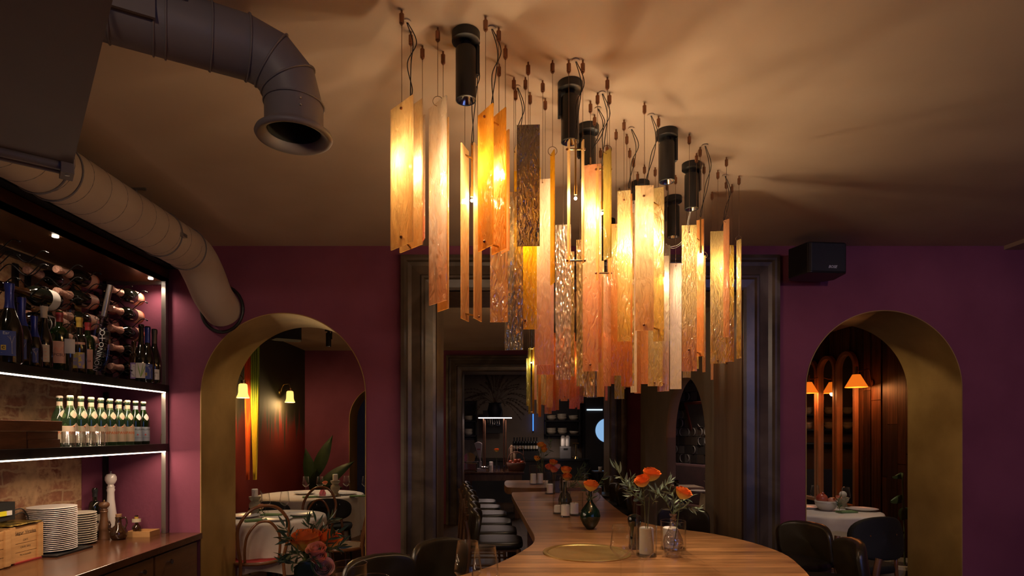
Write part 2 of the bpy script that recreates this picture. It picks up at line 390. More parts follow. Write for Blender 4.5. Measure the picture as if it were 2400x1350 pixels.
# ================================================================== STRUCTURE
CEIL=2.82; YW=4.2; YB=4.745          # room height, front and back face of the arched wall
XL=-2.79; XR=4.15
def brickmat():
    m,nt,out,N,L=nodes('old_brick'); p=N('ShaderNodeBsdfPrincipled'); L(p.outputs[0],out.inputs[0]); p.inputs['Roughness'].default_value=.9
    tc=N('ShaderNodeTexCoord'); sp=N('ShaderNodeSeparateXYZ'); L(tc.outputs['Object'],sp.inputs[0]); cb=N('ShaderNodeCombineXYZ'); L(sp.outputs[1],cb.inputs[0]); L(sp.outputs[2],cb.inputs[1])
    nz=N('ShaderNodeTexNoise'); nz.inputs['Scale'].default_value=9; nz.inputs['Detail'].default_value=4; L(tc.outputs['Object'],nz.inputs['Vector'])
    mx=N('ShaderNodeMix'); mx.data_type='RGBA'; mx.blend_type='LINEAR_LIGHT'; mx.inputs[0].default_value=.035; L(cb.outputs[0],mx.inputs[6]); L(nz.outputs[1],mx.inputs[7])
    bk=N('ShaderNodeTexBrick'); L(mx.outputs[2],bk.inputs['Vector']); bk.inputs['Scale'].default_value=1; bk.inputs['Brick Width'].default_value=.23; bk.inputs['Row Height'].default_value=.075; bk.inputs['Mortar Size'].default_value=.009; bk.inputs['Mortar Smooth'].default_value=.4
    bk.inputs['Color1'].default_value=(.20,.062,.032,1); bk.inputs['Color2'].default_value=(.34,.16,.085,1); bk.inputs['Mortar'].default_value=(.40,.25,.14,1)
    n2=N('ShaderNodeTexNoise'); n2.inputs['Scale'].default_value=5.5; n2.inputs['Detail'].default_value=9; n2.inputs['Roughness'].default_value=.7; L(tc.outputs['Object'],n2.inputs['Vector'])
    r=N('ShaderNodeValToRGB'); r.color_ramp.elements[0].position=.46; r.color_ramp.elements[0].color=(0,0,0,1); r.color_ramp.elements[1].position=.56; r.color_ramp.elements[1].color=(1,1,1,1); L(n2.outputs[0],r.inputs[0])
    m2=N('ShaderNodeMix'); m2.data_type='RGBA'; L(r.outputs[0],m2.inputs[0]); L(bk.outputs[0],m2.inputs[6]); m2.inputs[7].default_value=(.38,.23,.12,1)
    n3=N('ShaderNodeTexNoise'); n3.inputs['Scale'].default_value=22; n3.inputs['Detail'].default_value=6; L(tc.outputs['Object'],n3.inputs['Vector'])
    m3=N('ShaderNodeMix'); m3.data_type='RGBA'; m3.blend_type='OVERLAY'; m3.inputs[0].default_value=.55; L(m2.outputs[2],m3.inputs[6]); L(n3.outputs[0],m3.inputs[7]); L(m3.outputs[2],p.inputs['Base Color'])
    b=N('ShaderNodeBump'); b.inputs['Strength'].default_value=.8; b.inputs['Distance'].default_value=.02; L(m3.outputs[2],b.inputs['Height']); L(b.outputs[0],p.inputs['Normal']); return m
M_brick=brickmat()
def dripmat(name,top,bot,c3,scale=14,zm=(1.2,2.2),em=0):
    m,nt,out,N,L=nodes(name); p=N('ShaderNodeBsdfPrincipled'); L(p.outputs[0],out.inputs[0]); p.inputs['Roughness'].default_value=.75
    tc=N('ShaderNodeTexCoord'); mp=N('ShaderNodeMapping'); mp.inputs['Scale'].default_value=(1,1,.05); L(tc.outputs['Object'],mp.inputs[0])
    n=N('ShaderNodeTexNoise'); n.inputs['Scale'].default_value=scale; n.inputs['Detail'].default_value=5; L(mp.outputs[0],n.inputs['Vector'])
    sp=N('ShaderNodeSeparateXYZ'); L(tc.outputs['Object'],sp.inputs[0])
    mr=N('ShaderNodeMapRange'); mr.inputs['From Min'].default_value=zm[0]; mr.inputs['From Max'].default_value=zm[1]; mr.inputs['To Min'].default_value=-.28; mr.inputs['To Max'].default_value=.42; L(sp.outputs[2],mr.inputs[0])
    ad=N('ShaderNodeMath'); ad.operation='ADD'; L(n.outputs[0],ad.inputs[0]); L(mr.outputs[0],ad.inputs[1])
    r=N('ShaderNodeValToRGB'); r.color_ramp.elements[0].position=.44; r.color_ramp.elements[0].color=rgba(bot); r.color_ramp.elements[1].position=.62; r.color_ramp.elements[1].color=rgba(top); e=r.color_ramp.elements.new(.53); e.color=rgba(c3)
    L(ad.outputs[0],r.inputs[0]); L(r.outputs[0],p.inputs['Base Color']); return m
M_drip=dripmat('dripping_paint_wall',(.035,.030,.016),(.23,.022,.016),(.075,.050,.045))

# floor and ceiling
struct(MB().box((-6,-2.7,-.1),(6,15,0)).build('floor',M_floor))
def ceiling():
    b=MB().box((-6,-2.7,CEIL),(6,15,CEIL+.1)); return struct(b.build('ceiling',M_plaster))
ceiling()
# arched wall
AL=(-2.106,-.930,1.757); AR=(2.190,3.303,1.807)      # left, right, spring height
OP=(-.433,1.742,2.50)
def arch_pts(a,n=28):
    r=(a[1]-a[0])/2; c=(a[0]+a[1])/2
    return [(c-r*cos(pi*k/n),a[2]+r*sin(pi*k/n)) for k in range(n+1)]
def arched_wall(name,y0,y1,x0,x1,openings,m_face,m_reveal,top=CEIL):
    """openings: ('arch',(x0,x1,spring)) or ('rect',(x0,x1,z)); built as strips so faces stay clean"""
    b=MB(); xs=x0
    ops=sorted(openings,key=lambda o:o[1][0])
    for kind,a in ops:
        b.box((xs,y0,0),(a[0],y1,top)); xs=a[1]
        pts=arch_pts(a) if kind=='arch' else [(a[0],a[2]),(a[1],a[2])]
        prof=[(a[0],0)]+pts+[(a[1],0)] if kind=='arch' else [(a[0],0)]+pts+[(a[1],0)]
        n=len(prof)
        # spandrel faces
        for (p,q) in zip(pts[:-1],pts[1:]):
            b.add([(p[0],y0,p[1]),(q[0],y0,q[1]),(q[0],y0,top),(p[0],y0,top)],[(0,1,2,3)])
            b.add([(p[0],y1,p[1]),(q[0],y1,q[1]),(q[0],y1,top),(p[0],y1,top)],[(3,2,1,0)])
        if kind=='rect': e=.004; prof=[(a[0]+e,0),(a[0]+e,a[2]-e),(a[1]-e,a[2]-e),(a[1]-e,0)]; n=4
        if kind=='arch': prof=pts; n=len(prof)
        vs=[(p[0],y0,p[1]) for p in prof]+[(p[0],y1,p[1]) for p in prof]
        if kind=='arch': b.add(vs,[(i,i+n,i+1+n,i+1) for i in range(n-1)],1)
        if kind=='rect': b.add(vs,[(i,i+n,i+1+n,i+1) for i in range(n-1)],2)
    b.box((xs,y0,0),(x1,y1,top))
    o=b.build(name,[m_face]+list(m_reveal)); struct(o); return o
arched_wall('wall_back',YW,YB,XL-.6,XR+.3,[('arch',AL),('rect',OP),('arch',AR)],M_purple,(M_gold,M_bronze))
# thin gold lining makes the reveal sit just inside the wall opening
def lining(name,a,y0,y1,m,t=.006):
    b=MB(); prof=[(a[0],0)]+arch_pts(a,90)+[(a[1],0)]
    cx=(a[0]+a[1])/2; n=len(prof)
    def ins(p):
        if p[1]<=a[2]: return (p[0]+(t if p[0]<cx else -t),p[1])
        d=Vector((cx-p[0],a[2]-p[1])).normalized(); return (p[0]+d.x*t,p[1]+d.y*t)
    q=[ins(p) for p in prof]
    vs=[(p[0],y0,p[1]) for p in prof]+[(p[0],y0,p[1]) for p in q]+[(p[0],y1,p[1]) for p in prof]+[(p[0],y1,p[1]) for p in q]
    for i in range(n-1):
        b.add([vs[i],vs[i+1],vs[n+i+1],vs[n+i]],[(0,1,2,3)])
        b.add([vs[n+i],vs[n+i+1],vs[3*n+i+1],vs[3*n+i]],[(0,1,2,3)])
        b.add([vs[3*n+i],vs[3*n+i+1],vs[2*n+i+1],vs[2*n+i]],[(0,1,2,3)])
    return struct(b.build(name,m,smooth='auto'))
lining('trim_1',AL,YW-.004,YB+.004,M_gold); lining('trim_2',AR,YW-.004,YB+.004,M_gold)
# moulded marble surround
def surround(name,x0,x1,z,wd,y,m,dpt=.05):
    b=MB()
    prof=[(0,0),(0,.9),(.10,1.0),(.16,1.0),(.20,.62),(.30,.5),(.55,.62),(.60,.85),(.66,.85),(.70,.55),(.92,.45),(1,.35),(1,0)]   # (across: outer->inner, out)
    def P(u,side):       # side 0 left bottom,1 left top,2 right top,3 right bottom
        ww=wd*(1-u); return [(x0-ww,0),(x0-ww,z+ww),(x1+ww,z+ww),(x1+ww,0)][side]
    for seg in range(3):
        for (u0,o0),(u1,o1) in zip(prof[:-1],prof[1:]):
            a=P(u0,seg);c=P(u0,seg+1);d=P(u1,seg+1);e=P(u1,seg)
            b.add([(a[0],y-o0*dpt,a[1]),(c[0],y-o0*dpt,c[1]),(d[0],y-o1*dpt,d[1]),(e[0],y-o1*dpt,e[1])],[(0,1,2,3)])
    return struct(b.build(name,m))
surround('trim_3',OP[0],OP[1],OP[2],.243,YW,M_marble,.06)
# side and rear walls of the front room
struct(MB().box((XL-.15,-2.7,0),(XL,3.97,CEIL)).build('wall_left',M_brick))
struct(MB().box((XL-.15,3.97,0),(XL+.004,YW,CEIL)).build('wall_left_pier',M_purple))
struct(MB().box((XR,-2.7,0),(XR+.15,YW,CEIL)).build('wall_right',M_purple))
b=MB(); xs=XL
for (a,c) in ((1.05,2.05),(2.6,3.6)):
    b.box((xs,-2.62,0),(a,-2.5,CEIL)); b.box((a,-2.62,0),(c,-2.5,.6)); b.box((a,-2.62,2.5),(c,-2.5,CEIL)); xs=c
b.box((xs,-2.62,0),(XR,-2.5,CEIL)); struct(b.build('wall_rear',M_purple))
for i,(a,c) in enumerate(((1.05,2.05),(2.6,3.6))):
    b=MB(); b.box((a,-2.58,.6),(a+.06,-2.52,2.5)).box((c-.06,-2.58,.6),(c,-2.52,2.5)).box((a,-2.58,.6),(c,-2.52,.66)).box((a,-2.58,2.44),(c,-2.52,2.5))
    for k in (1,2): b.box((a+k/3-.015,-2.57,.6),(a+k/3+.015,-2.53,2.5))
    f=struct(b.build('window_%d'%(i+1),M_black)); MB().box((a,-2.552,.6),(c,-2.548,2.5)).build('window_pane',M_glass,f)
# cornice fragment, upper right
struct(MB().box((3.60,4.02,CEIL-.028),(XR,YW,CEIL)).build('trim_4',M_beige))

# ------------------------------------------------ second room
Y2=9.60; Y2B=10.12
XS=2.33
arched_wall('wall_far',Y2,Y2B,-3.4,XS,[('arch',(-2.40,-1.28,1.70)),('rect',(-.565,1.83,2.48))],M_purple,(M_gold,M_bronze))
lining('trim_5',(-2.40,-1.28,1.70),Y2-.004,Y2B+.004,M_gold)
surround('trim_6',-.565,1.83,2.48,.26,Y2,M_marble,.06)
# painted wall of the left dining room
struct(MB().box((-3.27,YB,0),(-3.12,Y2,CEIL)).build('wall_left_far',M_drip))
# wall between second room and the mirror room, with an arch (runs along Y)
def side_wall():
    b=MB(); x0,x1=XS,XS+.13; a=(6.62,8.14,1.42)
    pts=arch_pts((a[0],a[1],a[2])); prof=pts; n=len(prof)
    b.box((x0,YB,0),(x1,a[0],CEIL)); b.box((x0,a[1],0),(x1,Y2,CEIL))
    for (p,q) in zip(pts[:-1],pts[1:]):
        b.add([(x0,p[0],p[1]),(x0,q[0],q[1]),(x0,q[0],CEIL),(x0,p[0],CEIL)],[(3,2,1,0)])
        b.add([(x1,p[0],p[1]),(x1,q[0],q[1]),(x1,q[0],CEIL),(x1,p[0],CEIL)],[(0,1,2,3)])
    vs=[(x0,p[0],p[1]) for p in prof]+[(x1,p[0],p[1]) for p in prof]
    b.add(vs,[(i,i+1,i+1+n,i+n) for i in range(n-1)],1)
    return struct(b.build('wall_side_arch',[M_greyp,M_beige]))
side_wall()
# mirror room
XM=4.42
def planks():
    b=MB().box((XM+.035,YB,0),(XM+.15,Y2+.6,CEIL)); b.m=[1]*len(b.f); R=random.Random(8); y=YB
    while y<Y2+.2:
        w=R.choice((.09,.13,.17,.2)); d=R.choice((0,0,.006,.012,-.008)); zc=R.uniform(.9,2.1); g=R.choice((.004,.006,.02))
        for z0,z1 in ((0,zc-.003),(zc+.003,CEIL)): b.box((XM+.012-d*R.uniform(.6,1),y,z0),(XM+.04,y+w,z1),mi=R.choice((0,0,1)))
        y+=w+g
    return struct(b.build('wall_right_far',[M_plank,M_plank2]))
planks()
struct(MB().box((XS,Y2+.2,0),(XM,Y2+.35,CEIL)).build('wall_far_right',M_greyp))
# tiled wall inside the arch, angled
def tiles():
    b=MB(); p=Vector((2.62,9.72)); q=Vector((3.35,8.05)); d=(q-p); Ln=d.length; d.normalize(); nrm=Vector((d.y,-d.x))
    if nrm.dot(Vector((-1,-1)))<0: nrm=-nrm
    T=.135; nx=int(Ln/T); nz=int(2.3/T)
    R=random.Random(5)
    def W(u,v,o): r=p+d*u+nrm*o; return Vector((r.x,r.y,v))
    for i in range(nx+1):
        for j in range(nz):
            u0=i*T-.0; v0=.35+j*T; o=R.choice((.0,.006,.012)); mi=R.choice((0,1,2))
            vs=[W(u0+.003,v0+.003,o),W(u0+T-.003,v0+.003,o),W(u0+T-.003,v0+T-.003,o),W(u0+.003,v0+T-.003,o)]
            vs+=[W(u0,v0,-.02),W(u0+T,v0,-.02),W(u0+T,v0+T,-.02),W(u0,v0+T,-.02)]
            b.add(vs,[(0,1,2,3),(0,4,5,1),(1,5,6,2),(2,6,7,3),(3,7,4,0)],mi)
            if R.random()<.5:
                s_=R.choice((-1,1)); cx=u0+T/2-s_*T*.1
                pts=[W(cx+s_*T*.38*cos(t),v0+T/2+T*.44*sin(t),o+.004) for t in [(-pi/2+pi*k/8) for k in range(9)]]
                b.tube(pts,[.003+.006*sin(pi*k/8) for k in range(9)],5,mi=3)
    return struct(b.build('wall_tiled',[mat('tile_dark',(.06,.05,.045),rough=.3),mat('tile_grey',(.15,.135,.12),rough=.35),mat('tile_brown',(.09,.065,.05),rough=.3),mat('tile_ridge',(.35,.31,.27),rough=.2)]))
tiles()
# ------------------------------------------------ kitchen beyond
Y3=13.2
struct(MB().box((-1.5,Y3,0),(3.0,Y3+.1,CEIL)).build('wall_kitchen_back',M_greyp))
struct(MB().box((-1.6,Y2B,0),(-1.5,Y3,CEIL)).build('wall_kitchen_left',M_greyp))
struct(MB().box((3.0,Y2B,0),(3.1,Y3,CEIL)).build('wall_kitchen_right',M_dark))
struct(MB().box((-4.5,12.5,0),(-1.6,12.6,CEIL)).build('wall_far_left',M_greyp))
struct(MB().box((-4.6,Y2,0),(-4.5,12.5,CEIL)).build('wall_far_side',M_greyp))

# ================================================================== DUCTS AND HANGING PANEL
def duct_curved():
    t=thing('ventilation_duct','grey-brown curved ventilation duct with a flanged open mouth, hanging under the ceiling','duct',(0,0,0))
    d=Vector((-.265,-.15,0)).normalized()
    P0=Vector((-.751,1.78,2.655)); r=.088; R=.135
    far=P0+d*1.25
    b=MB(); b.tube([far,P0],r,40,cap=False)
    b.build('straight_duct',M_duct,t,smooth='auto')
    # segmented elbow: mitred gores, seams as raised beads
    c=P0-Vector((0,0,R)); gores=[]
    for k in range(4):
        a=pi/2*k/3; gores.append(c+(-d)*R*sin(a)+Vector((0,0,R*cos(a))))
    end=gores[-1]+Vector((0,0,.002)); mouth=end+Vector((0,0,-.075))
    b=MB()
    rings=[]
    for k,p in enumerate(gores):
        a=pi/2*k/3; tn=(-d)*cos(a)+Vector((0,0,-1))*sin(a); rings.append((p,tn.normalized()))
    side=Vector((d.y,-d.x,0))
    def ring(p,tn,rr,n=40):
        u=side; v=tn.cross(u); return [p+(u*cos(2*pi*i/n)+v*sin(2*pi*i/n))*rr for i in range(n)]
    vs=[]; n=40
    for p,tn in rings: vs+=ring(p,tn,r)
    b.add(vs,[(j*n+k,j*n+(k+1)%n,(j+1)*n+(k+1)%n,(j+1)*n+k) for j in range(len(rings)-1) for k in range(n)])
    b.build('elbow',M_duct,t,smooth='auto')
    for p,tn in rings:
        MB().tube(ring(p,tn,r+.002),.0032,6,closed=True).build('seam_bead',M_duct,t,smooth=True)
    for s_ in (.10,.215,.245,.35,.47,.62,.80):
        MB().tube(ring(P0+d*s_,d,r+.0015),.003,6,closed=True).build('seam_bead',M_duct,t,smooth=True)
    # mouth with rolled flange
    b=MB(); b.lathe([(r,0),(r,-.07),(.100,-.085),(.114,-.092),(.117,-.100),(.113,-.107),(.104,-.108),(.092,-.102),(.082,-.090),(.080,-.07),(.080,0)],44,end)
    b.build('mouth_flange',M_duct,t,smooth=True)
    MB().lathe([(.079,-.005),(.079,-.085)],32,end).build('mouth_lining',M_blackmat,t,smooth=True)
    for z in (-.022,-.042): MB().ball(end+Vector((.045,-.077,z)),.004,8,6).build('screw',M_greysteel,t)
    # access damper plate and knob on the straight run
    n_=Vector((d.y,-d.x,0)); n_=n_ if n_.y<0 else -n_
    q=P0+d*.30+n_*(r+.004); M=Matrix.Translation(q)@Matrix(((d.x,n_.x,0,0),(d.y,n_.y,0,0),(0,0,1,0),(0,0,0,1)))
    MB().box((-.06,-.006,-.05),(.055,.004,.06),M).build('damper_plate',M_duct,t)
    pl=MB().tube([M@Vector((.01+.028*cos(a),.008,.012+.028*sin(a))) for a in [pi*k/8 for k in range(9)]],.003,6).build('quadrant',M_black,t)
    for u in (-.012,.012): MB().cyl(M@Vector((u,.004,.0)),M@Vector((u,.018,.0)),.006,10).build('damper_knob',M_black,t)
    MB().box((-.13,-.004,.028),(-.062,.010,.040),M).build('clamp_strap',M_duct,t)
    # hangers to the ceiling
    for s_ in (.22,.8):
        p=P0+d*s_; MB().cyl(p+Vector((0,0,r)),(p.x,p.y,CEIL),.003,8).build('hanger',M_greysteel,t)
duct_curved()
def duct_long():
    t=thing('ventilation_duct','long pale beige spiral duct along the ceiling, elbow end entering the purple wall','duct')
    r=.128; X,Z=-1.95,2.645; Yb=3.70
    MB().tube([(X,1.5,Z),(X,Yb,Z)],r,40).build('straight_duct',M_duct2,t,smooth='auto')
    el=bez([(X,Yb,Z),(X,Yb+.12,Z-.02),(X,Yb+.24,Z-.10),(X,Yb+.36,Z-.21),(X,YW+.02,2.36)],5)
    n_=len(el); MB().tube(el,[r]*n_,36,cap=False).build('elbow',M_duct2,t,smooth='auto')
    # spiral seam and clamps
    pts=[]
    for k in range(0,16*24+1):
        a=2*pi*k/24; pts.append((X+(r+.0005)*cos(a),1.7+(Yb-1.75)*k/(16*24),Z+(r+.0005)*sin(a)))
    MB().tube(pts,.0014,4).build('spiral_seam',M_duct,t)
    for y in (2.52,2.60,3.42,3.70):
        MB().tube([(X+(r+.003)*cos(2*pi*k/36),y,Z+(r+.003)*sin(2*pi*k/36)) for k in range(36)],.0045,6,closed=True).build('clamp_ring',M_duct,t,smooth=True)
    MB().box((X+r-.004,3.40,Z-.02),(X+r+.02,3.44,Z+.0)).build('clamp_bolt',M_greysteel,t)
    MB().cyl((X,3.2,Z+r),(X,3.2,CEIL),.004,8).box((X-.05,3.195,CEIL-.012),(X+.05,3.205,CEIL)).build('hanger',M_greysteel,t)
    MB().tube([(X+(r+.02)*cos(2*pi*k/32),YW-.008,2.37+(r+.035)*sin(2*pi*k/32)) for k in range(32)],.012,6,closed=True).build('wall_collar',M_black,t,smooth=True)
duct_long()
def panel():
    t=thing('suspended_board','flat brown panel hung level under the ceiling with a rail along its edge, upper left','panel')
    A=Vector((-1.455,2.03,2.42)); u=Vector((.637,-.771,0)); v=Vector((-.771,-.637,0))
    def q(a,b_,z): return A+u*a+v*b_+Vector((0,0,z))
    b=MB(); c=[q(0,0,0),q(1.7,0,0),q(1.7,1.3,0),q(0,1.3,0)]
    b.prism([(p.x,p.y) for p in c],2.42,2.432); b.build('board',M_duct,t)
    MB().cyl(q(-.022,.02,-.008),q(-.022,1.3,-.008),.016,14).build('front_rail',M_duct,t,smooth='auto')
    MB().cyl(q(-.055,.02,-.012),q(-.055,1.3,-.012),.013,14).build('rear_rail',M_duct,t,smooth='auto')
    M=Matrix(((u.x,v.x,0,0),(u.y,v.y,0,0),(0,0,1,0),(0,0,0,1)))
    MB().box((-.078,-.004,-.035),(.0,.035,.012),Matrix.Translation(A)@M).build('end_bracket',M_duct,t,bevel=.002)
    MB().cyl(q(-.025,.015,-.037),q(-.025,.015,-.03),.007,12).build('bolt',M_greysteel,t)
    for k in (0,.028): MB().cyl(q(-.075+.03*0,0+k*.4,.0),q(-.02-k,-.01,.395),.004,8).build('hanging_stay',M_duct,t)
    for (a,b_) in ((.9,.1),(.2,1.1),(1.5,1.1)): MB().cyl(q(a,b_,.01),q(a,b_,.4),.004,8).build('hanging_stay',M_duct,t)
    MB().box((-.085,.26,-.04),(-.05,.32,.0),Matrix.Translation(A)@M).build('clip',M_duct,t)
panel()

# ================================================================== BOTTLE CABINET AND COUNTER
XF=-2.33; ZU=1.83; ZL=1.415; ZC=.785
struct(MB().box((XL,1.6,2.655),(XF+.06,YW,CEIL)).build('trim_7',M_blackmat))     # black box standing in for the dark-shaded recess above the cabinet
def cabinet():
    t=thing('bottle_cabinet','tall steel-framed bottle shelving with a dark veneer canopy and two lit shelves, left side','shelving')
    MB().box((XL+.006,1.9,2.56),(XF,YW-.003,2.585)).box((XF-.03,1.9,2.56),(XF,YW-.003,2.65)).build('canopy',M_canopy,t)
    for z,nm in ((ZU,'shelf'),(ZL,'shelf')):
        MB().box((XL+.006,1.9,z-.012),(XF,YW-.003,z)).box((XF-.012,1.9,z-.052),(XF+.002,YW-.003,z)).build(nm,M_steel,t)
        MB().box((XF-.006,1.9,z-.0575),(XF+.0045,YW-.05,z-.0505)).build('led_strip',M_ledw,t)
    for y in (4.08,3.2,2.3): MB().cyl((XF-.06,y,2.5595),(XF-.06,y,2.553),.016,16).build('downlight',M_ledw,t)  # only the end-wall disc is known, the two nearer ones are added
    for z0,z1 in ((ZC,ZL-.052),(ZL,ZU-.052),(ZU,2.56)):
        MB().box((XF-.032,YW-.042,z0),(XF,YW-.008,z1)).build('front_post',M_greysteel,t,bevel=.002)
        MB().box((XL+.01,YW-.03,z0),(XL+.035,YW-.006,z1)).build('rear_post',M_steel,t)
    MB().box((XL+.01,YW-.03,2.54),(XF,YW-.008,2.56)).build('top_bar',M_greysteel,t)
    MB().box((XL+.007,1.9,2.50),(XL+.03,YW-.01,2.54)).build('rear_rail',M_steel,t)
    MB().tube(bez([(XF-.035,YW-.02,ZL+.10),(XF-.03,YW-.045,ZL+.06),(XF-.036,YW-.045,ZL+.02),(XF-.03,YW-.03,ZL+.002)]),.002,5).build('led_lead',M_wire,t)
cabinet()
for y in (4.08,3.2,2.3): light('cabinet_downlight','SPOT',(XF-.06,y,2.545),7,(1,.74,.52),.02,spot=150,blend=.8)  # the two nearer lights are added to brighten the bottles
for z,p in ((ZU-.060,12),(ZL-.060,12)):
    light('shelf_strip_light','AREA',(XF-.045,3.0,z),p,(1,.70,.46),.03,2.2,(0,radians(-18),0))
def counter():
    t=thing('side_counter','long dark wooden service counter with panelled doors and round knobs under the bottle shelves','counter')
    MB().box((XL+.005,1.6,ZC-.042),(-2.09,YW-.004,ZC)).build('worktop',M_counter,t,bevel=.003)
    MB().box((XL+.01,1.6,.08),(-2.135,YW-.01,ZC-.042)).build('body',M_canopy,t)
    MB().box((XL+.01,1.6,0),(-2.17,YW-.01,.08)).build('plinth',M_blackmat,t)
    k=0
    for y0,y1,ky in ((3.66,4.17,3.79),(3.14,3.64,3.50),(2.62,3.12,2.76),(2.1,2.6,2.46)):
        dr=MB().box((-2.135,y0,.10),(-2.115,y1,ZC-.06)).build('door',M_canopy,t,bevel=.002)
        MB().cyl((-2.115,ky,.668),(-2.092,ky,.668),.004,10).tube([(-2.092,ky,.668),(-2.088,ky,.668),(-2.080,ky,.668)],[.010,.016,.014],18).build('knob',M_chrome,dr,smooth='auto')
counter()

# ------------------------------------------------ bottles
def bottle_profile(H,R,rn,hs,hn,kind='bordeaux'):
    """H height, R body radius, rn neck radius, hs height where the shoulder starts, hn where the neck starts"""
    p=[(0,.004),(R*.55,.004),(R*.9,0),(R,.006),(R,hs)]
    n=8
    for k in range(1,n+1):
        t=k/n
        if kind=='bordeaux': r=rn+(R-rn)*cos(t*pi/2)**.9; z=hs+(hn-hs)*sin(t*pi/2)**1.0
        else: r=rn+(R-rn)*(.5+.5*cos(t*pi))**.85; z=hs+(hn-hs)*t
        p.append((r,z))
    p+=[(rn*.98,H-.022),(rn*1.16,H-.020),(rn*1.16,H-.006),(rn*1.02,H),(rn*.7,H)]
    return p
def bottle(name,label,loc,H,R,rn,hs,hn,glass,kind='bordeaux',capsule=None,cap_h=.07,lab=None,group=None,cat='bottle',faces=-1.05):
    """lab: list of (material, z0, z1, half angle, optional z wave); faces: angle the labels look towards"""
    t=thing(name,label,cat,loc,0,group)
    prof=bottle_profile(H,R,rn,hs,hn,kind)
    MB().lathe(prof,20).build('glass_body',glass,t,smooth='auto')
    if capsule:
        z0=H-cap_h
        def rad(z):
            for (a,b_) in zip(prof[:-1],prof[1:]):
                if a[1]<=z<=b_[1] and b_[1]>a[1]: return a[0]+(b_[0]-a[0])*(z-a[1])/(b_[1]-a[1])
            return rn
        pr=[(rad(z0+(H-.02-z0)*k/5)+.0008,z0+(H-.026-z0)*k/5) for k in range(6)]+[(rn*1.16+.0008,H-.019),(rn*1.16+.0008,H-.008)]
        MB().lathe(pr,20).build('foil_capsule',capsule,t,smooth='auto')
    for L_ in (lab or []):
        m_,z0,z1,ha=L_[:4]
        MB().lathe([(R+.0007,z0),(R+.0007,z1)],14,a0=faces-ha,a1=faces+ha).build('label',m_,t,smooth=True)
    return t
def onlabel(t,body,size,R,z,mat,a=-1.05,**k): return text(body,size,t,mat,wrap=(R+.0013,a,z),**k)
def spark(t,R,z0,z1,a=-1.05):
    # gold square emblem, tree line drawing, lettering as on the blue labels
    MB().lathe([(R+.0012,z0+(z1-z0)*.22),(R+.0012,z0+(z1-z0)*.42)],4,a0=a-.42,a1=a-.05).build('emblem',M_yellow,t)
    onlabel(t,'C',.018,R+.0004,z0+(z1-z0)*.32,M_ink,a-.235,bold=.001)
    pts=lambda L: [((R+.002)*cos(a+u),(R+.002)*sin(a+u),z0+(z1-z0)*h) for u,h in L]
    b=MB(); b.tube(pts([(.35,.1),(.33,.5),(.25,.66),(.05,.78)]),.0007,4).tube(pts([(.33,.5),(.42,.68),(.5,.8)]),.0007,4).tube(pts([(.28,.6),(.2,.8)]),.0007,4).tube(pts([(-.4,.12),(.4,.1)]),.0006,4)
    b.build('tree_drawing',M_paper,t); onlabel(t,'Ear',.02,R+.0004,z0+(z1-z0)*.9,M_greyink,a-.05)
def shelfloc(px,X,z): return (X,(-X)*F/(CX-px),z)
# upper shelf, front row
B=lambda *a,**k: bottle(*a,**k)
def up(px,X=-2.42): return shelfloc(px,X+.035,ZU)
t=B('wine_bottle','tallest sparkling bottle with blue foil neck and blue tree label, far left of upper shelf',up(22,-2.41),.40,.056,.017,.14,.30,M_darkglass,'burg',M_blue,.13,[(M_bluelab,.035,.155,.62)]); spark(t,.056,.035,.155)
t=B('wine_bottle','unopened sparkling bottle with crinkled blue foil top, second from left on upper shelf',up(50,-2.42),.35,.046,.016,.12,.25,M_darkglass,'burg',M_blue,.15,[(M_bluelab,.03,.13,.62)]); spark(t,.046,.03,.13)
t=B('wine_bottle','smallest blue-capped bottle with small blue tree label on upper shelf',up(80,-2.40),.268,.037,.013,.085,.20,M_darkglass,'burg',M_blue,.115,[(M_bluelab,.02,.095,.62)]); spark(t,.037,.02,.095)
t=B('wine_bottle','slender dark bottle with cream capsule and plain beige label on upper shelf',up(103,-2.42),.338,.040,.0145,.13,.25,M_darkglass,'burg',M_paper,.07,[(M_paper,.035,.125,.75)])
for k in range(4): onlabel(t,'liiri',.009,.040,.105-.018*k,M_orangeink,-.75)
t=B('wine_bottle','dark bottle with narrow lilac label, half hidden between the cream-capped and green bottles',up(121,-2.50),.30,.038,.0145,.19,.225,M_darkglass,'bordeaux',None,0,[(M_purpleink,.05,.16,.7)])
t=B('wine_bottle','larger green glass bottle with red capsule and peach label reading PCSU',up(139,-2.45),.335,.043,.0155,.20,.25,M_greenbot,'bordeaux',M_red,.06,[(M_peachlab,.045,.165,.8)]); onlabel(t,'PCSU',.022,.043,.09,M_ink,-.95); MB().tube([((.0445)*cos(-1.5+u),.0445*sin(-1.5+u),.12+.012*sin(u*9)) for u in [k*.09 for k in range(11)]],.0008,4).build('hill_drawing',M_orangeink,t)
t=B('liqueur_bottle','clear glass spirit bottle with thick lip and white label on upper shelf',up(165,-2.40),.345,.036,.014,.17,.215,M_glassrim,'bordeaux',None,0,[(M_paperw,.10,.18,.7)],cat='bottle'); MB().cyl((0,0,.32),(0,0,.345),.019,16).build('glass_lip',M_glassrim,t)
t=B('wine_bottle','dark bottle with yellow capsule and yellow and lilac patterned label',up(186,-2.42),.33,.037,.0145,.17,.225,M_darkglass,'bordeaux',M_yellow,.065,[(mat('patterned_label',(.30,.26,.42),(.62,.45,.08),45,rough=.7,ramp=(.46,.54)),.03,.12,.8),(M_peachlab,.165,.178,.9)])
t=B('wine_bottle','smaller green glass bottle with red capsule and peach label reading CS',up(206,-2.46),.325,.038,.0145,.19,.24,M_greenbot,'bordeaux',M_red,.055,[(M_peachlab,.04,.155,.75)]); onlabel(t,'CSA',.018,.038,.085,M_ink,-.95)
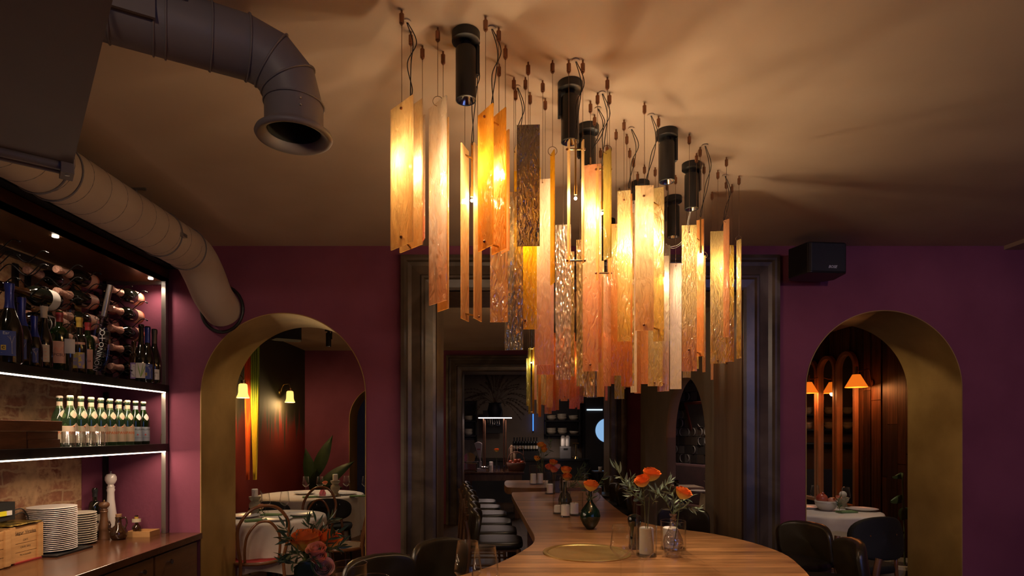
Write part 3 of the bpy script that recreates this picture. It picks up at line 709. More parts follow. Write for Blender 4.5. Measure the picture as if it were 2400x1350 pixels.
t=B('wine_bottle','amber-brown bottle with violet rimmed label at the rear, right end of upper shelf',up(314,-2.44),.27,.030,.013,.15,.19,M_brownglass,'bordeaux',None,0,[(M_purpleink,.02,.125,.7),(M_paperw,.03,.115,.5)]); onlabel(t,'H',.012,.0305,.1,M_ink); 
t=B('wine_bottle','dark sparkling bottle without foil, white label with green leaf drawing',up(331,-2.405),.385,.045,.0155,.13,.28,M_darkglass,'burg',None,0,[(M_paperw,.025,.125,.75)])
for s_ in (-.2,.15,.35): MB().tube([((.0462)*cos(-1.1+s_*u*2),.0462*sin(-1.1+s_*u*2),.03+.09*u) for u in (0,.3,.6,1)],[.001,.003,.003,.0006],4).build('leaf_drawing',M_greenink,t)
t=B('wine_bottle','dark sparkling bottle with blue foil neck between two plain-topped bottles, right end of shelf',up(346,-2.375),.375,.044,.0155,.13,.27,M_darkglass,'burg',M_blue,.11,[(M_bluelab,.02,.12,.72)]); spark(t,.044,.02,.12)
t=B('wine_bottle','dark bottle with brown foil neck and small white label, rightmost on upper shelf',up(362,-2.355),.365,.044,.0155,.125,.27,M_darkglass,'burg',mat('brown_foil',(.08,.06,.045),rough=.4,metal=.4),.10,[(M_paperw,.02,.09,.7)]); onlabel(t,'OLAPID',.013,.044,.065,M_ink); onlabel(t,'natura',.009,.044,.045,M_ink)
# glass carboy slice with steel tube
t=thing('grappa_flask','curved clear acrylic flask lettered NONINO with a slanted steel tube, standing on the upper shelf','flask',shelfloc(228,-2.39,ZU))
b=MB()
def fl(u,v):
    z=.005+.36*v; w=.035+.045*sin(pi*min(v*1.05,1))**.8; return (.02+.03*v-.0+(u-.5)*w*2*.6, -.02+(u-.5)*.02,z)
b.grid(fl,6,16); b.build('acrylic_body',M_glassrim,t,smooth=True,solid=.004)
MB().tube([fl(1,k/16) for k in range(17)],.003,6).tube([fl(0,k/16) for k in range(17)],.003,6).build('acrylic_rim',M_glassrim,t,smooth=True)
MB().cyl((-.02,-.03,.01),(.055,-.03,.36),.006,12).build('dip_tube',M_cutglass,t,smooth='auto')
MB().tube([(.015,-.03,.34),(.04,-.035,.355),(.058,-.03,.35)],[.012,.016,.012],12).build('collar',M_glassrim,t,smooth=True)
MB().cyl((.058,-.03,.355),(.098,-.03,.54),.015,20).build('steel_tube',M_greysteel,t,smooth='auto'); MB().ball((.072,-.046,.50),.004).build('rivet',M_brass,t)
MB().cyl((-.03,-.03,0),(.03,-.02,.012),.02,16).build('foot',M_glassrim,t)
text('NONINO',.042,t,M_whiteink,loc=(.040,-.045,.115),rot=(pi/2,0,0),M=Matrix.Translation((.035,-.040,.115))@Matrix.Rotation(radians(76),4,Vector((0,-1,0)))@Matrix.Rotation(pi/2,4,'X'))
b=MB(); b.tube([(.058+.014*cos(2*pi*k/16),-.042,.255+.014*sin(2*pi*k/16)) for k in range(16)],.0022,5,closed=True).cyl((.058,-.042,.241),(.058,-.042,.205),.0022,6).cyl((.040,-.042,.222),(.076,-.042,.222),.0022,6).tube([(.044,-.042,.282),(.051,-.042,.274),(.058,-.042,.27),(.065,-.042,.274),(.072,-.042,.282)],.0022,5)
b.build('printed_symbol',M_whiteink,t)

# ------------------------------------------------ wine rack with lying bottles
def rack():
    t=thing('wine_rack','black wire wall rack holding rows of lying bottles above the upper shelf','wine rack')
    for y in (2.62,3.05,3.20,3.41,3.50,3.86,4.10):
        MB().box((XL+.006,y-.016,ZU+.005),(XL+.02,y+.016,2.47)).build('vertical_bar',M_black,t)
    for y in (2.50,2.68,2.95,3.14,3.40,3.56,3.86,4.03):
        for z in (1.90,2.02,2.14,2.26,2.38,2.45):
            pts=[(XL+.015+.39*k/30,y,z-.02+.030*cos(2*pi*(.39*k/30-.275)/.18+pi)) for k in range(31)]
            MB().tube(pts,.003,5).ball(pts[-1],.0055,8,6).build('wave_wire',M_black,t,smooth=True)
rack()
def lying(name,label,x,y,z,H=.30,R=.046,rn=.0155,neck=None,body=None,labm=None,edge=None,group=None):
    """base at (x,y,z), neck pointing towards -Y"""
    t=thing(name,label,'bottle',(x,y,z),0,group)
    M=Matrix.Rotation(radians(90),4,'X')
    prof=bottle_profile(H,R,rn,.125,.215,'burg')
    MB().lathe(prof,24,M=M).build('glass_body',body or M_darkglass,t,smooth='auto')
    cap=[(rn*1.5+.002,.195),(rn*1.1+.001,.235),(rn*1.15,H-.035),(rn*1.5,H-.02),(rn*1.35,H+.002),(0,H+.004)]
    if neck: MB().lathe(cap,18,M=M).build('foil_neck',neck,t,smooth='auto')
    MB().lathe([(R+.0008,.016),(R+.0008,.075)],24,M=M).build('label',labm,t,smooth=True)
    if edge: MB().lathe([(R+.0012,.004),(R+.0012,.017)],24,M=M).build('red_band',edge,t,smooth=True)
    return t
rowname=['top','second','third','fourth','lowest']
protoL=None
for c,(x,y,zs,w_) in enumerate(((-2.505,4.13,(2.425,2.30,2.175,2.05,1.925),'front column at the end wall'),(-2.675,4.12,(2.36,2.235,2.11,1.985,1.885),'rear column at the end wall'),(-2.505,3.66,(2.425,2.30,2.175,2.05),'front column of the middle group'),(-2.675,3.66,(2.42,2.295,2.17,2.045),'rear column of the middle group'))):
    for r,z in enumerate(zs):
        lb='lying bottle with pink foil neck, %s in the %s'%(rowname[r],w_)
        if protoL is None: protoL=lying('champagne_bottle',lb,x,y,z,neck=M_pinkfoil,labm=M_peachlab,edge=M_redrim,group='lying bottles in the wire rack')
        else: dup(protoL,(x,y,z),0,lb)
lying('wine_bottle','upper of two large lying bottles with blank white labels in the rack',-2.50,3.33,2.235,.36,.056,.018,M_brownglass,M_darkglass,M_paperw,group='large lying bottles with white labels')
lying('wine_bottle','lower of two large lying bottles with blank white labels in the rack',-2.51,3.33,2.095,.36,.056,.018,M_brownglass,M_darkglass,M_paperw,group='large lying bottles with white labels')
lying('wine_bottle','lying bottle with red neck at the left edge of the rack',-2.50,2.92,2.27,.34,.05,.02,M_red,M_brownglass,M_red)

# ------------------------------------------------ lower shelf: boards, tumblers, water bottles
def board(label,y0,y1,x0,x1,z0,z1):
    o=MB().box((x0,y0,z0),(x1,y1,z1)).build('wooden_board',M_board,bevel=.002); return tag(o,label,'board','thick wooden boards on the lower shelf')
board('long thick wooden board at the bottom of the pile on the lower shelf',2.35,2.98,-2.62,-2.37,ZL,ZL+.088)
board('dark end-grain wooden block beside the long board, bottom right of the pile',2.99,3.21,-2.60,-2.37,ZL,ZL+.045)
board('second dark wooden block stacked on the lowest one at the right of the pile',2.99,3.20,-2.60,-2.375,ZL+.045,ZL+.088)
board('flat board on top of the pile on the lower shelf, nearest the water bottles',2.62,3.21,-2.61,-2.36,ZL+.089,ZL+.142)
board('flat board on top of the pile on the lower shelf, at the photo left edge',2.0,2.60,-2.60,-2.37,ZL+.089,ZL+.135)
def water(kind,loc,label,group):
    H,R=.285,.0385
    glass=M_palegreen if kind=='panna' else M_greenbot
    t=thing('water_bottle',label,'bottle',loc,0,group)
    MB().lathe(bottle_profile(H,R,.0135,.155,.245,'burg'),16).build('glass_body',glass,t,smooth='auto')
    lm=M_peachw if kind=='panna' else M_bluepale
    a=-1.15
    def wave(u,v):
        an=a-1.3+3.2*u; top=.118+(.018*math.exp(-((u-.72)/.09)**2) if kind=='panna' else 0); z=.022+(top-.022)*v
        return ((R+.0007)*cos(an),(R+.0007)*sin(an),z)
    MB().grid(wave,18,2).build('label',lm,t,smooth=True)
    if kind=='panna':
        text('PANNA',.024,t,M_orangeink,wrap=(R+.0013,a+1.0,.078),bold=.0004); MB().ball(((R+.001)*cos(a+.66),(R+.001)*sin(a+.66),.116),.004,8,6).build('printed_mark',M_orangeink,t)
    else:
        text('S.PELLEGRINO',.0145,t,M_ink,wrap=(R+.0013,a+.8,.100),bold=.0002)
        star=MB(); star.prism([((.008 if k%2==0 else .0035)*cos(pi/2+pi*k/5),(.008 if k%2==0 else .0035)*sin(pi/2+pi*k/5)) for k in range(10)],0,.0004,M=Matrix.Translation(((R+.001)*cos(a+.45),(R+.001)*sin(a+.45),.066))@Matrix.Rotation(a+.45+pi/2,4,'Z')@Matrix.Rotation(pi/2,4,'X')); star.build('red_star',M_redstar,t)
        text('~~~~~~~~',.02,t,M_inkblue,name='mountain_drawing',wrap=(R+.0012,a,.045))
    MB().lathe([(.0152,.222),(.0146,.258)],16).build('neck_label',lm,t,smooth=True)
    # heart/leaf label on the shoulder
    def leafl(u,v):
        an=a+.75+(u-.5)*1.1*sin(pi*min(max(v,.05),.97)); z=.162+.045*v; r=.0385-(.0385-.016)*((z-.155)/.09)**1.25+.0012
        return (r*cos(an),r*sin(an),z)
    MB().grid(leafl,5,5).build('shoulder_label',M_peachw if kind=='panna' else M_paperw,t,smooth=True)
    MB().lathe([(.0165,H-.006),(.0168,H+.002),(.013,H+.006),(0,H+.0065)],16).build('bottle_cap',M_whitecap,t,smooth='auto')
    return t
M_peachw=mat('cream_label',(.66,.52,.38),rough=.7); M_bluepale=mat('pale_blue_label',(.36,.44,.56),(.42,.50,.60),25,rough=.6); M_whitecap=mat('white_cap',(.72,.62,.5),rough=.35); M_redstar=mat('red_star_ink',(.6,.05,.04),rough=.6)
pp=None; ps=None
W=[]
for k in range(9): W.append((-2.415,3.345+.0865*k,'front'))
for k in range(8): W.append((-2.505,3.385+.0865*k,'rear'))
ordn=['leftmost','second from left','third from left','fourth from left','fifth from left','sixth from left','seventh from left','eighth from left','rightmost']
cnt={'front':0,'rear':0}
for (x,y,row) in W:
    i=cnt[row]; cnt[row]+=1
    kind='pel' if (row=='front' and i>=7) or (row=='rear' and i>=6) else 'panna'
    d='water bottle with pale blue label' if kind=='pel' else 'water bottle with orange lettering'
    lab='%s, %s in the %s row'%(d,ordn[i] if not(row=='rear' and i==7) else 'rightmost',row)
    g='green water bottles with blue labels' if kind=='pel' else 'still water bottles with orange lettering'
    src=ps if kind=='pel' else pp
    if src is None:
        src=water(kind,(x,y,ZL),lab,g)
        if kind=='pel': ps=src
        else: pp=src
    else: dup(src,(x,y,ZL),0,lab)
def tumbler():
    t=thing('tumbler','','glass')
    mod=lambda a,z: 1+.02*cos(14*a)
    MB().lathe([(0,.003),(.030,.0),(.034,.010),(.0355,.086),(.0335,.086),(.032,.014),(0,.012)],56,mod=mod).build('ribbed_glass',M_glassrim,t,smooth=True); return t
tt=tumbler(); tt['group']='ribbed tumblers in front of the water bottles'
names=['leftmost','second from left','second from right','rightmost']
for k in range(4):
    o=tt if k==0 else dup(tt,(0,0,0))
    o.location=(-2.362+.002*k,3.262+.078*k,ZL); o['label']='clear ribbed tumbler, %s of four in front of the water bottles'%names[k]

# ------------------------------------------------ things on the counter
def lathe_thing(name,label,cat,loc,prof,m,part='body',seg=28,group=None):
    t=thing(name,label,cat,loc,0,group); MB().lathe(prof,seg).build(part,m,t,smooth='auto'); return t
def pepper(name,label,loc,H,R,m,tip):
    t=thing(name,label,'pepper mill',loc)
    s=H/.42
    body=[(0,0),(.036,0),(.037,.015),(.032,.03),(.034,.05),(.031,.075),(.034,.10),(.036,.12),(.031,.16),(.022,.24),(.0205,.285),(.025,.30),(.021,.312),(.0245,.322)]
    body=[(r*R/.036,z*s) for r,z in body]
    MB().lathe(body,28).build('mill_body',m,t,smooth='auto')
    head=[(.020,.322),(.017,.335),(.026,.345),(.034,.365),(.0335,.385),(.024,.403),(.006,.408),(0,.408)]
    MB().lathe([(r*R/.036,z*s) for r,z in head],28).build('mill_head',m,t,smooth='auto')
    MB().cyl((0,0,.408*s),(0,0,.415*s),.004,10).ball((0,0,.42*s),.006).build('top_nut',tip,t,smooth=True)
pepper('pepper_mill','tall white glossy pepper mill at the end of the counter',(-2.665,4.08,ZC),.44,.038,mat('white_lacquer',(.72,.66,.62),rough=.15,coat=.5),M_chrome)
pepper('pepper_mill','short dark brown wooden pepper mill in front of the white one',(-2.625,3.95,ZC),.255,.034,M_walnut,M_brass)
t=bottle('wine_bottle','dark bordeaux bottle with cream label standing left of the pepper mills',(-2.72,4.0,ZC),.335,.038,.0145,.2,.25,M_darkglass,'bordeaux',M_ink,.06,[(M_paper,.05,.16,.9)]); onlabel(t,'CHATEAU',.010,.038,.145,M_ink,-1.0); MB().ball((.0385*cos(-.6),.0385*sin(-.6),.11),.009,10,8,sq=(1,1,1)).build('printed_mark',M_ink,t)
t=thing('oil_cruet','dark glazed oil cruet with curved spout, handle and cork','cruet',(-2.515,3.93,ZC))
MB().lathe([(0,0),(.038,0),(.05,.02),(.053,.045),(.042,.075),(.022,.095),(.018,.13),(.021,.15)],28).build('body',M_brownglass,t,smooth=True)
MB().tube(bez([(-.03,-.01,.06),(-.055,-.01,.075),(-.052,-.01,.105),(-.062,-.01,.125)]),[.012]*8+[.009]*8+[.006]*9,10).build('spout',M_brownglass,t,smooth=True)
MB().tube(bez([(.02,0,.14),(.045,0,.145),(.055,0,.11),(.04,0,.07)]),.005,8).build('handle',M_brownglass,t,smooth=True)
MB().cyl((0,0,.145),(0,0,.168),.017,14,.019).build('cork',M_cork,t)
t=bottle('oil_bottle','small dark vinegar bottle with gold label beside the cruet',(-2.50,4.10,ZC),.135,.028,.010,.05,.085,M_brownglass,'burg',M_yellow,.028,[(M_paper,.09,.115,1.2)])
t=thing('wooden_tray','small light wood tray at the end of the counter by the steel post','tray',(-2.43,4.07,ZC))
MB().box((-.085,-.06,0),(.075,.06,.01)).box((-.085,-.06,.01),(.075,-.052,.038)).box((-.085,.052,.01),(.075,.06,.038)).box((-.085,-.052,.01),(-.077,.052,.038)).box((.067,-.052,.01),(.075,.052,.038)).build('tray_body',M_crate,t)
# stacks of plates
def plate_mesh(R,h,m): 
    return MB().lathe([(0,.002),(R*.6,0),(R*.62,.003),(R*.97,h),(R,h+.001),(R*.985,h+.004),(R*.66,.007),(0,.006)],44).build('plate',m,smooth='auto')
TRAY=tag(MB().box((-2.78,3.36,ZC),(-2.50,3.66,ZC+.012)).build('slate_tray',M_black,bevel=.002),'flat black tray under the tall stack of white plates','tray')
wp=plate_mesh(.124,.010,M_white)
tag(wp,'white dinner plate, lowest of the tall stack on the counter','plate','white plates in the tall stack'); wp.location=(-2.64,3.51,ZC+.0125)
ORD=['lowest','second','third','fourth','fifth','sixth','seventh','eighth','ninth','tenth','eleventh','twelfth','thirteenth','fourteenth','fifteenth','sixteenth','seventeenth','eighteenth','nineteenth','twentieth','twenty-first','twenty-second','top']
NW=23
for k in range(1,NW):
    o=wp.copy(); COL.objects.link(o); o.location=(-2.64+random.uniform(-.001,.001),3.51+random.uniform(-.001,.001),ZC+.0125+.0112*k)
    o['label']='white dinner plate, %s%s of the tall stack on the counter'%(ORD[k],'' if k in (0,NW-1) else ' from the bottom')
cp=plate_mesh(.098,.012,M_cream); tag(cp,'cream side plate, lowest of the shorter stack on the counter','plate','cream plates in the shorter stack'); cp.location=(-2.67,3.775,ZC+.001)
for k in range(1,14):
    o=cp.copy(); COL.objects.link(o); o.location=(-2.67+random.uniform(-.001,.001),3.775,ZC+.001+.0142*k)
    o['label']='cream side plate, %s of the shorter stack on the counter'%('top' if k==13 else ORD[k]+' from the bottom')
# crates
def crate(label,y0,y1,x0,x1,h,txt=None):
    t=thing('wooden_crate',label,'crate',(0,0,0))
    for k in range(4):
        z0=ZC+.012+h*k/4; z1=z0+h/4-.003
        MB().box((x1-.012,y0,z0),(x1,y1,z1)).build('slat',M_crate,t)
        MB().box((x0,y1-.012,z0),(x1-.012,y1,z1)).build('slat',M_crate,t)
    MB().box((x0,y0,ZC+.004),(x1,y1,ZC+.012)).box((x0,y0,ZC+.012),(x0+.012,y1,ZC+.01+h)).box((x0,y0,ZC+.012),(x1-.012,y0+.012,ZC+.01+h)).build('back_and_base',M_crate,t)
    for y in (y0,y1-.035): MB().box((x1,y,ZC+.008),(x1+.01,y+.035,ZC+.012+h)).build('corner_batten',M_crate,t)
    for i,(s,sz,z) in enumerate(txt or []):
        text(s,sz,t,M_ink,M=Matrix.Translation((x1+.001,(y0+y1)/2,ZC+.012+h*z))@Matrix.Rotation(pi/2,4,'Z')@Matrix.Rotation(pi/2,4,'X'))
    return t
crate('pale pine crate printed with black lettering, in front of the white plate stack',3.145,3.375,-2.76,-2.60,.19,[('Ségur Viroles',.027,.80),('CAVE',.014,.58),('CAVE 2002',.015,.38),('Mis en bouteille',.012,.16)])
crate('second pine crate at the photo left edge, beside the printed crate',2.72,3.12,-2.77,-2.575,.185)
tag(MB().box((-2.60,3.17,ZC+.001),(-2.585,3.375,ZC+.008)).build('red_folder',M_red),'thin red folder edge lying under the front of the printed crate','folder')
def sack(y0,y1,lab,seed):
    R=random.Random(seed); b=MB()
    b.grid(lambda u,v:(-2.77+.18*u,y0+(y1-y0)*v,ZC+.208+.012*sin(pi*u)*sin(pi*v)+.003*R.random()),8,8); o=b.build('foil_bag',M_foil,smooth=True,solid=.004); tag(o,lab,'bag')
M_foil=mat('gold_foil',(.45,.30,.06),(.10,.07,.02),30,rough=.3,metal=.8,bump=.6,bscale=60)
sack(3.15,3.37,'crumpled gold foil bag lying in the top of the printed crate',1); sack(2.75,3.10,'crumpled gold foil bag on top of the crate at the photo left edge',2)
t=thing('card_terminal','black charging box with yellow and white strip standing behind the crates','charger',(-2.70,3.19,ZC+.228))
MB().box((-.06,-.14,0),(.02,.10,.10)).build('case',M_blackmat,t,bevel=.003); MB().box((.02,-.14,.03),(.03,.03,.055)).build('yellow_strip',M_yel,t); MB().box((.02,.03,.03),(.031,.065,.055)).build('white_end',M_white,t)
for k in (0,1): MB().tube(bez([(.01,.10,.05-.03*k),(.01,.16,.05-.02*k),(.01,.20,0),(.01,.195,-.05)]),.003,6).build('lead',M_cable,t,smooth=True)

# ================================================================== CEILING SPOTLIGHTS AND CHANDELIER
def spotlight_proto():
    t=thing('ceiling_spotlight','','spotlight')
    MB().lathe([(0,0),(.047,0),(.047,-.028),(.043,-.031),(0,-.031)],32).build('canopy',M_black,t,smooth='auto')
    MB().cyl((0,0,-.031),(0,0,-.05),.018,16).build('swivel',M_black,t,smooth='auto')
    MB().box((.034,-.012,-.13),(.046,.012,-.031)).build('side_arm',M_black,t,bevel=.002)
    b=MB(); b.lathe([(0,-.052),(.032,-.052),(.034,-.056),(.034,-.222),(.030,-.224),(.030,-.20)],32); b.build('lamp_body',M_black,t,smooth='auto')
    b=MB(); b.lathe([(.030,-.221),(.020,-.195),(.012,-.186)],24,mod=lambda a,z:1+.02*cos(12*a)); b.build('reflector',M_chrome,t,smooth='auto')
    MB().lathe([(.012,-.188),(0,-.188)],16).build('lamp_lens',M_spotlens,t)
    return t
M_spotlens=emis('spot_lens',(.75,.83,1),5)
sp=spotlight_proto()
SP=[(1092,78,2.3,'nearest the camera, left of the glass chandelier'),(1336,195,pi,'second nearest, partly in front of the glass strips'),(1378,296,2.8,'mostly hidden just behind the second nearest one'),(1563,307,0.1,'big one right of the chandelier centre'),(1621,384,0.2,'right-hand one with a cable loop under it'),(1501,427,pi,'hidden behind the widest glowing glass strip'),(1578,462,pi*.95,'lowest in the photo, left of the right-hand pair'),(1424,515,0,'far one seen only as a canopy between glass strips'),(1408,428,0.3,'small far one behind the olive glass strip')]
for i,(px,py,rz,w) in enumerate(SP):
    Y=(CEIL-EYE)*F/(CY-py); o=sp if i==0 else dup(sp,(0,0,0))
    o.location=(PX(px,Y),Y,CEIL-.001); o.rotation_euler=(0,0,rz if i else 0.5); o['label']='black cylindrical ceiling spotlight, '+w; o['group']='black ceiling spotlights'
    if i in (0,1,3,4,6):
        light('spot_beam','SPOT',(PX(px,Y),Y,CEIL-.235),33,(1,.78,.56),.02,rot=(0,0,0),spot=62,blend=.8)
# glass kinds:  name: (top colour, bottom colour, transparency, gloss, bump, bump scale, ramp)
K={}
def kind(n,top,bot,*a,**k):
    f=.22; K[n]=sheet('glass_'+n,top,tuple((b_*(1-f)+t_*f)*c_ for t_,b_,c_ in zip(top,bot,(1,1.04,.84))),*a,**k)
kind('pale',(.95,.80,.52),(.95,.66,.42),.30,.06,.5,55,(0,.6))
kind('clearpink',(.92,.84,.74),(.93,.50,.34),.55,.2,.9,45,(.0,.45))
kind('clearred',(.85,.75,.62),(.88,.32,.20),.50,.12,.8,55,(.0,.55))
kind('honey',(.95,.72,.36),(.96,.56,.30),.30,.05,.3,45,(0,.6))
kind('amber',(.96,.62,.14),(.96,.50,.16),.36,.08,.6,60,(0,.6))
kind('orangeclear',(.94,.74,.40),(.94,.44,.16),.48,.18,.9,50,(.02,.7))
kind('silver',(.80,.76,.66),(.66,.66,.70),.55,.34,1,110,(0,.4),vor=True,rough=.06)
kind('olive',(.24,.20,.09),(.17,.14,.07),.25,.26,1,75,(0,.5),rough=.08,diff=.6)
kind('yellow',(.95,.72,.06),(.95,.62,.08),.40,.14,.9,60,(0,.6))
kind('yelamber',(.96,.70,.10),(.95,.48,.06),.46,.16,1,60,(.0,.5))
kind('peachpale',(.95,.80,.58),(.96,.58,.36),.34,.06,.7,55,(0,.5))
kind('peach',(.95,.62,.38),(.93,.48,.27),.34,.06,.6,55,(.0,.6))
kind('pinkclear',(.92,.80,.64),(.93,.50,.38),.42,.08,.5,50,(.0,.6))
kind('pinkred',(.92,.60,.45),(.92,.42,.30),.36,.08,.5,50,(.0,.4))
kind('crack',(.90,.80,.66),(.94,.50,.32),.50,.30,1,120,(.0,.55),vor=True,rough=.06)
kind('crackred',(.94,.78,.44),(.92,.40,.17),.44,.24,1,80,(.02,.5),rough=.08)
kind('crackgold',(.94,.76,.36),(.92,.62,.22),.42,.28,1,110,(0,.5),vor=True,rough=.06)
kind('olivegold',(.62,.50,.16),(.50,.36,.10),.32,.12,.6,50,(0,.5))
kind('orange',(.94,.56,.22),(.94,.42,.15),.34,.07,.6,60,(.0,.7))
kind('redorange',(.93,.48,.18),(.93,.32,.12),.34,.07,.6,60,(.0,.6))
kind('palepink',(.96,.84,.74),(.95,.72,.60),.30,.06,.4,50,(0,.6))
kind('amberclear',(.94,.80,.46),(.94,.62,.22),.46,.12,.9,65,(.0,.6))
kind('yellowgreen',(.86,.84,.34),(.80,.72,.30),.46,.25,1,110,(0,.5),vor=True,rough=.06)
ZC_=CEIL
def plate(px0,px1,pt,pb,Y,yaw,k,parent,origin,name='glass_strip',W=None):
    """yaw (deg) > 0: right edge nearer the camera"""
    pc=(px0+px1)/2; c=at(pc,0,Y); th=-radians(yaw); S=F/Y
    w=(px1-px0)/(S*abs(cos(th)-(c.x/Y)*sin(th))) if W is None else W
    z1=PZ(pt,Y); z0=PZ(pb,Y); t=.0045
    b=MB(); b.box((-w/2,-t/2,z0-origin.z),(w/2,t/2,z1-origin.z),Matrix.Translation((c.x-origin.x,c.y-origin.y,0))@Matrix.Rotation(th,4,'Z'))
    o=b.build(name,K[k],parent)
    return o,Vector((c.x,c.y,z1)),Vector((c.x,c.y,z0)),th,w
def mount(parent,x,y,origin,zbot,off=Vector((0,0,0))):
    """ceiling fixing and suspension wire ending at zbot"""
    p=Vector((x,y,0))-Vector((origin.x,origin.y,0)); zc=ZC_-origin.z
    MB().cyl((p.x,p.y,zc-.002),(p.x,p.y,zc-.016),.0035,8).cyl((p.x,p.y,zc-.014),(p.x,p.y,zc-.042),.0078,12).cyl((p.x,p.y,zc-.042),(p.x,p.y,zc-.047),.0045,10).build('ceiling_fixing',M_copper,parent,smooth='auto')
    MB().cyl((p.x,p.y,zc-.046),(p.x+off.x,p.y+off.y,zbot-origin.z),.0009,5).build('suspension_wire',M_wire,parent)
def single(px0,px1,pt,pb,Y,yaw,k,label,group,ring=False,pin=False,nowire=False):
    pc=(px0+px1)/2; o0=Vector((PX(pc,Y),Y,PZ(pb,Y)))
    t=thing('hanging_glass_strip',label,'glass pendant',o0,0,group)
    pl,top,bot,th,w=plate(px0,px1,pt,pb,Y,yaw,k,t,o0)
    l=top-o0; n=Vector((-sin(th),cos(th),0))
    if ring:
        R=.016; c=l+Vector((0,0,.004))
        MB().tube([c+Vector((cos(2*pi*i/20)*R,0,sin(2*pi*i/20)*R)) for i in range(20)],.0011,5,closed=True).build('hanging_ring',M_wire,t,smooth=True); zb=top.z+.02
    else:
        c=l+Vector((0,0,-.014)); MB().tube([c+n*(-.004),c+n*(-.007)+Vector((0,0,.01)),c+Vector((0,0,.022)),c+n*.007+Vector((0,0,.01)),c+n*.004],.0011,5).ball(c-n*.003,.0028,8,6).build('hook',M_wire,t,smooth=True); zb=top.z+.006
    if pin:
        c=Vector((0,0,.03)); MB().cyl(c-n*.012,c+n*.03,.003,10).build('pin',M_copper,t,smooth='auto')
    mount(t,o0.x,o0.y,o0,zb)
    return t
def cluster(plates,bulb,label,group,pins,cable=None,power=None,name='glass_pendant_lamp'):
    """plates [(px0,px1,pt,pb,Y,yaw,kind)], bulb (px,py,Y)"""
    q=at(*bulb); o0=Vector((q.x,q.y,min(PZ(p[3],p[4]) for p in plates)))
    t=thing(name,label,'pendant lamp',o0,0,group)
    info=[plate(*p,t,o0) for p in plates]
    if len(info)>1:
        (a,at_,ab,th,w),(b_,bt,bb,th2,w2)=info[0],info[1]
        for (py,) in pins:
            z=PZ(py,plates[0][4])
            p=Vector((at_.x,at_.y,z)); r=Vector((bt.x,bt.y,z)); d=(r-p)
            if d.length<1e-4: d=Vector((0,1,0))
            d.normalize(); MB().cyl(p-d*.006-o0,r+d*.006-o0,.0034,12).build('pin',M_brass,t,smooth='auto')
            for e in (p-d*.006,r+d*.006): MB().ball(e-o0,.0048,10,8).build('pin_head',M_copper,t,smooth=True)
    else:
        (a,at_,ab,th,w)=info[0]; n=Vector((-sin(th),cos(th),0))
        for (py,) in pins:
            z=PZ(py,plates[0][4]); p=Vector((at_.x,at_.y,z))-o0; MB().cyl(p-n*.008,p+n*.04,.0034,12).ball(p-n*.008,.0048,10,8).build('pin',M_copper,t,smooth='auto')
    bl=q-o0; topz=max(i[1].z for i in info)-o0.z
    MB().ball(bl,.0055,14,10).build('bulb',M_bulb,t,smooth=True)
    MB().cyl(bl+Vector((0,0,.012)),bl+Vector((0,0,.045)),.0055,12).cyl(bl+Vector((0,0,.045)),(bl.x,bl.y,topz+.004),.0035,8).build('lamp_holder',M_brass,t,smooth='auto')
    zc=ZC_-o0.z
    # slack power leads up to a rosette on the ceiling
    cx=cable if cable else (.035,-.01); rx=bl.x+cx[0]; ry=bl.y+cx[1]
    MB().lathe([(0,zc-.001),(.014,zc-.001),(.014,zc-.005),(.0,zc-.006)],20,(rx,ry,0)).build('ceiling_rosette',M_copper if False else M_duct2,t,smooth='auto')
    R=random.Random(int(bulb[0]))
    for s_ in (0,1):
        mz=topz+(zc-topz)*.45; pts=[(rx+.003*s_,ry,zc-.005),(rx+.02+.01*s_*R.uniform(.5,1.5),ry,zc-(zc-topz)*.28),(rx+.014-.012*s_,ry,mz),(bl.x+.006*s_,bl.y,topz+.03),(bl.x,bl.y,topz)]
        MB().tube(bez(pts,7),.0016,6).build('power_lead',M_cable,t,smooth=True)
    mount(t,info[0][1].x,info[0][1].y,o0,info[0][1].z)
    if len(info)>1: mount(t,info[1][1].x,info[1][1].y,o0,info[1][1].z)
    light('chandelier_bulb','POINT',q,power or BULB_W,WARM,.0072)
    return t
GF='glass strips of the front chandelier'; GL='lit glass lamps of the front chandelier'
cluster([(916,967,241,577,1.85,47,'pale'),(937,989,250,583,1.95,47,'pale')],(962,390,1.90),'pale amber double strip lamp, leftmost of the chandelier',GL,[(256,),(557,)],(-.012,0))
cluster([(1081,1098,345,750,2.05,-72,'honey'),(1111,1128,345,750,2.10,-72,'honey')],(1106,470,2.08),'two narrow honey glass strips on edge with a bare bulb between, left side',GL,[(363,),(735,)],(.0,-.03))
cluster([(1121,1155,257,582,1.88,58,'amber'),(1153,1185,265,590,1.93,58,'amber')],(1152,403,1.93),'two bright amber strips angled like an open book, left of the dark olive strip',GL,[(275,),(567,)],(.0,.0))
cluster([(1205,1258,400,772,2.20,8,'yellow'),(1218,1267,395,770,2.30,8,'yelamber')],(1212,570,2.26),'vivid yellow strip lamp hanging below the dark olive strip',GL,[(752,)],(.0,.0))
cluster([(1331,1335,330,617,2.10,83,'pale'),(1364,1368,330,617,2.10,83,'pale')],(1349,465,2.10),'lamp with two pale strips seen edge-on and a bare bulb between, chandelier middle',GL,[(350,),(611,)],(.0,.0))
cluster([(1366,1402,387,870,2.36,12,'peach'),(1377,1410,385,850,2.46,12,'peach')],(1384,503,2.41),'long peach strip lamp with a dark pin near its lower end, centre',GL,[(855,)],(.03,0))
cluster([(1398,1403,392,655,2.30,82,'honey'),(1426,1431,392,655,2.30,82,'honey')],(1411,500,2.30),'two narrow honey strips on edge joined by a brass bar, right of the peach lamp',GL,[(397,),(640,)],(.0,.0))
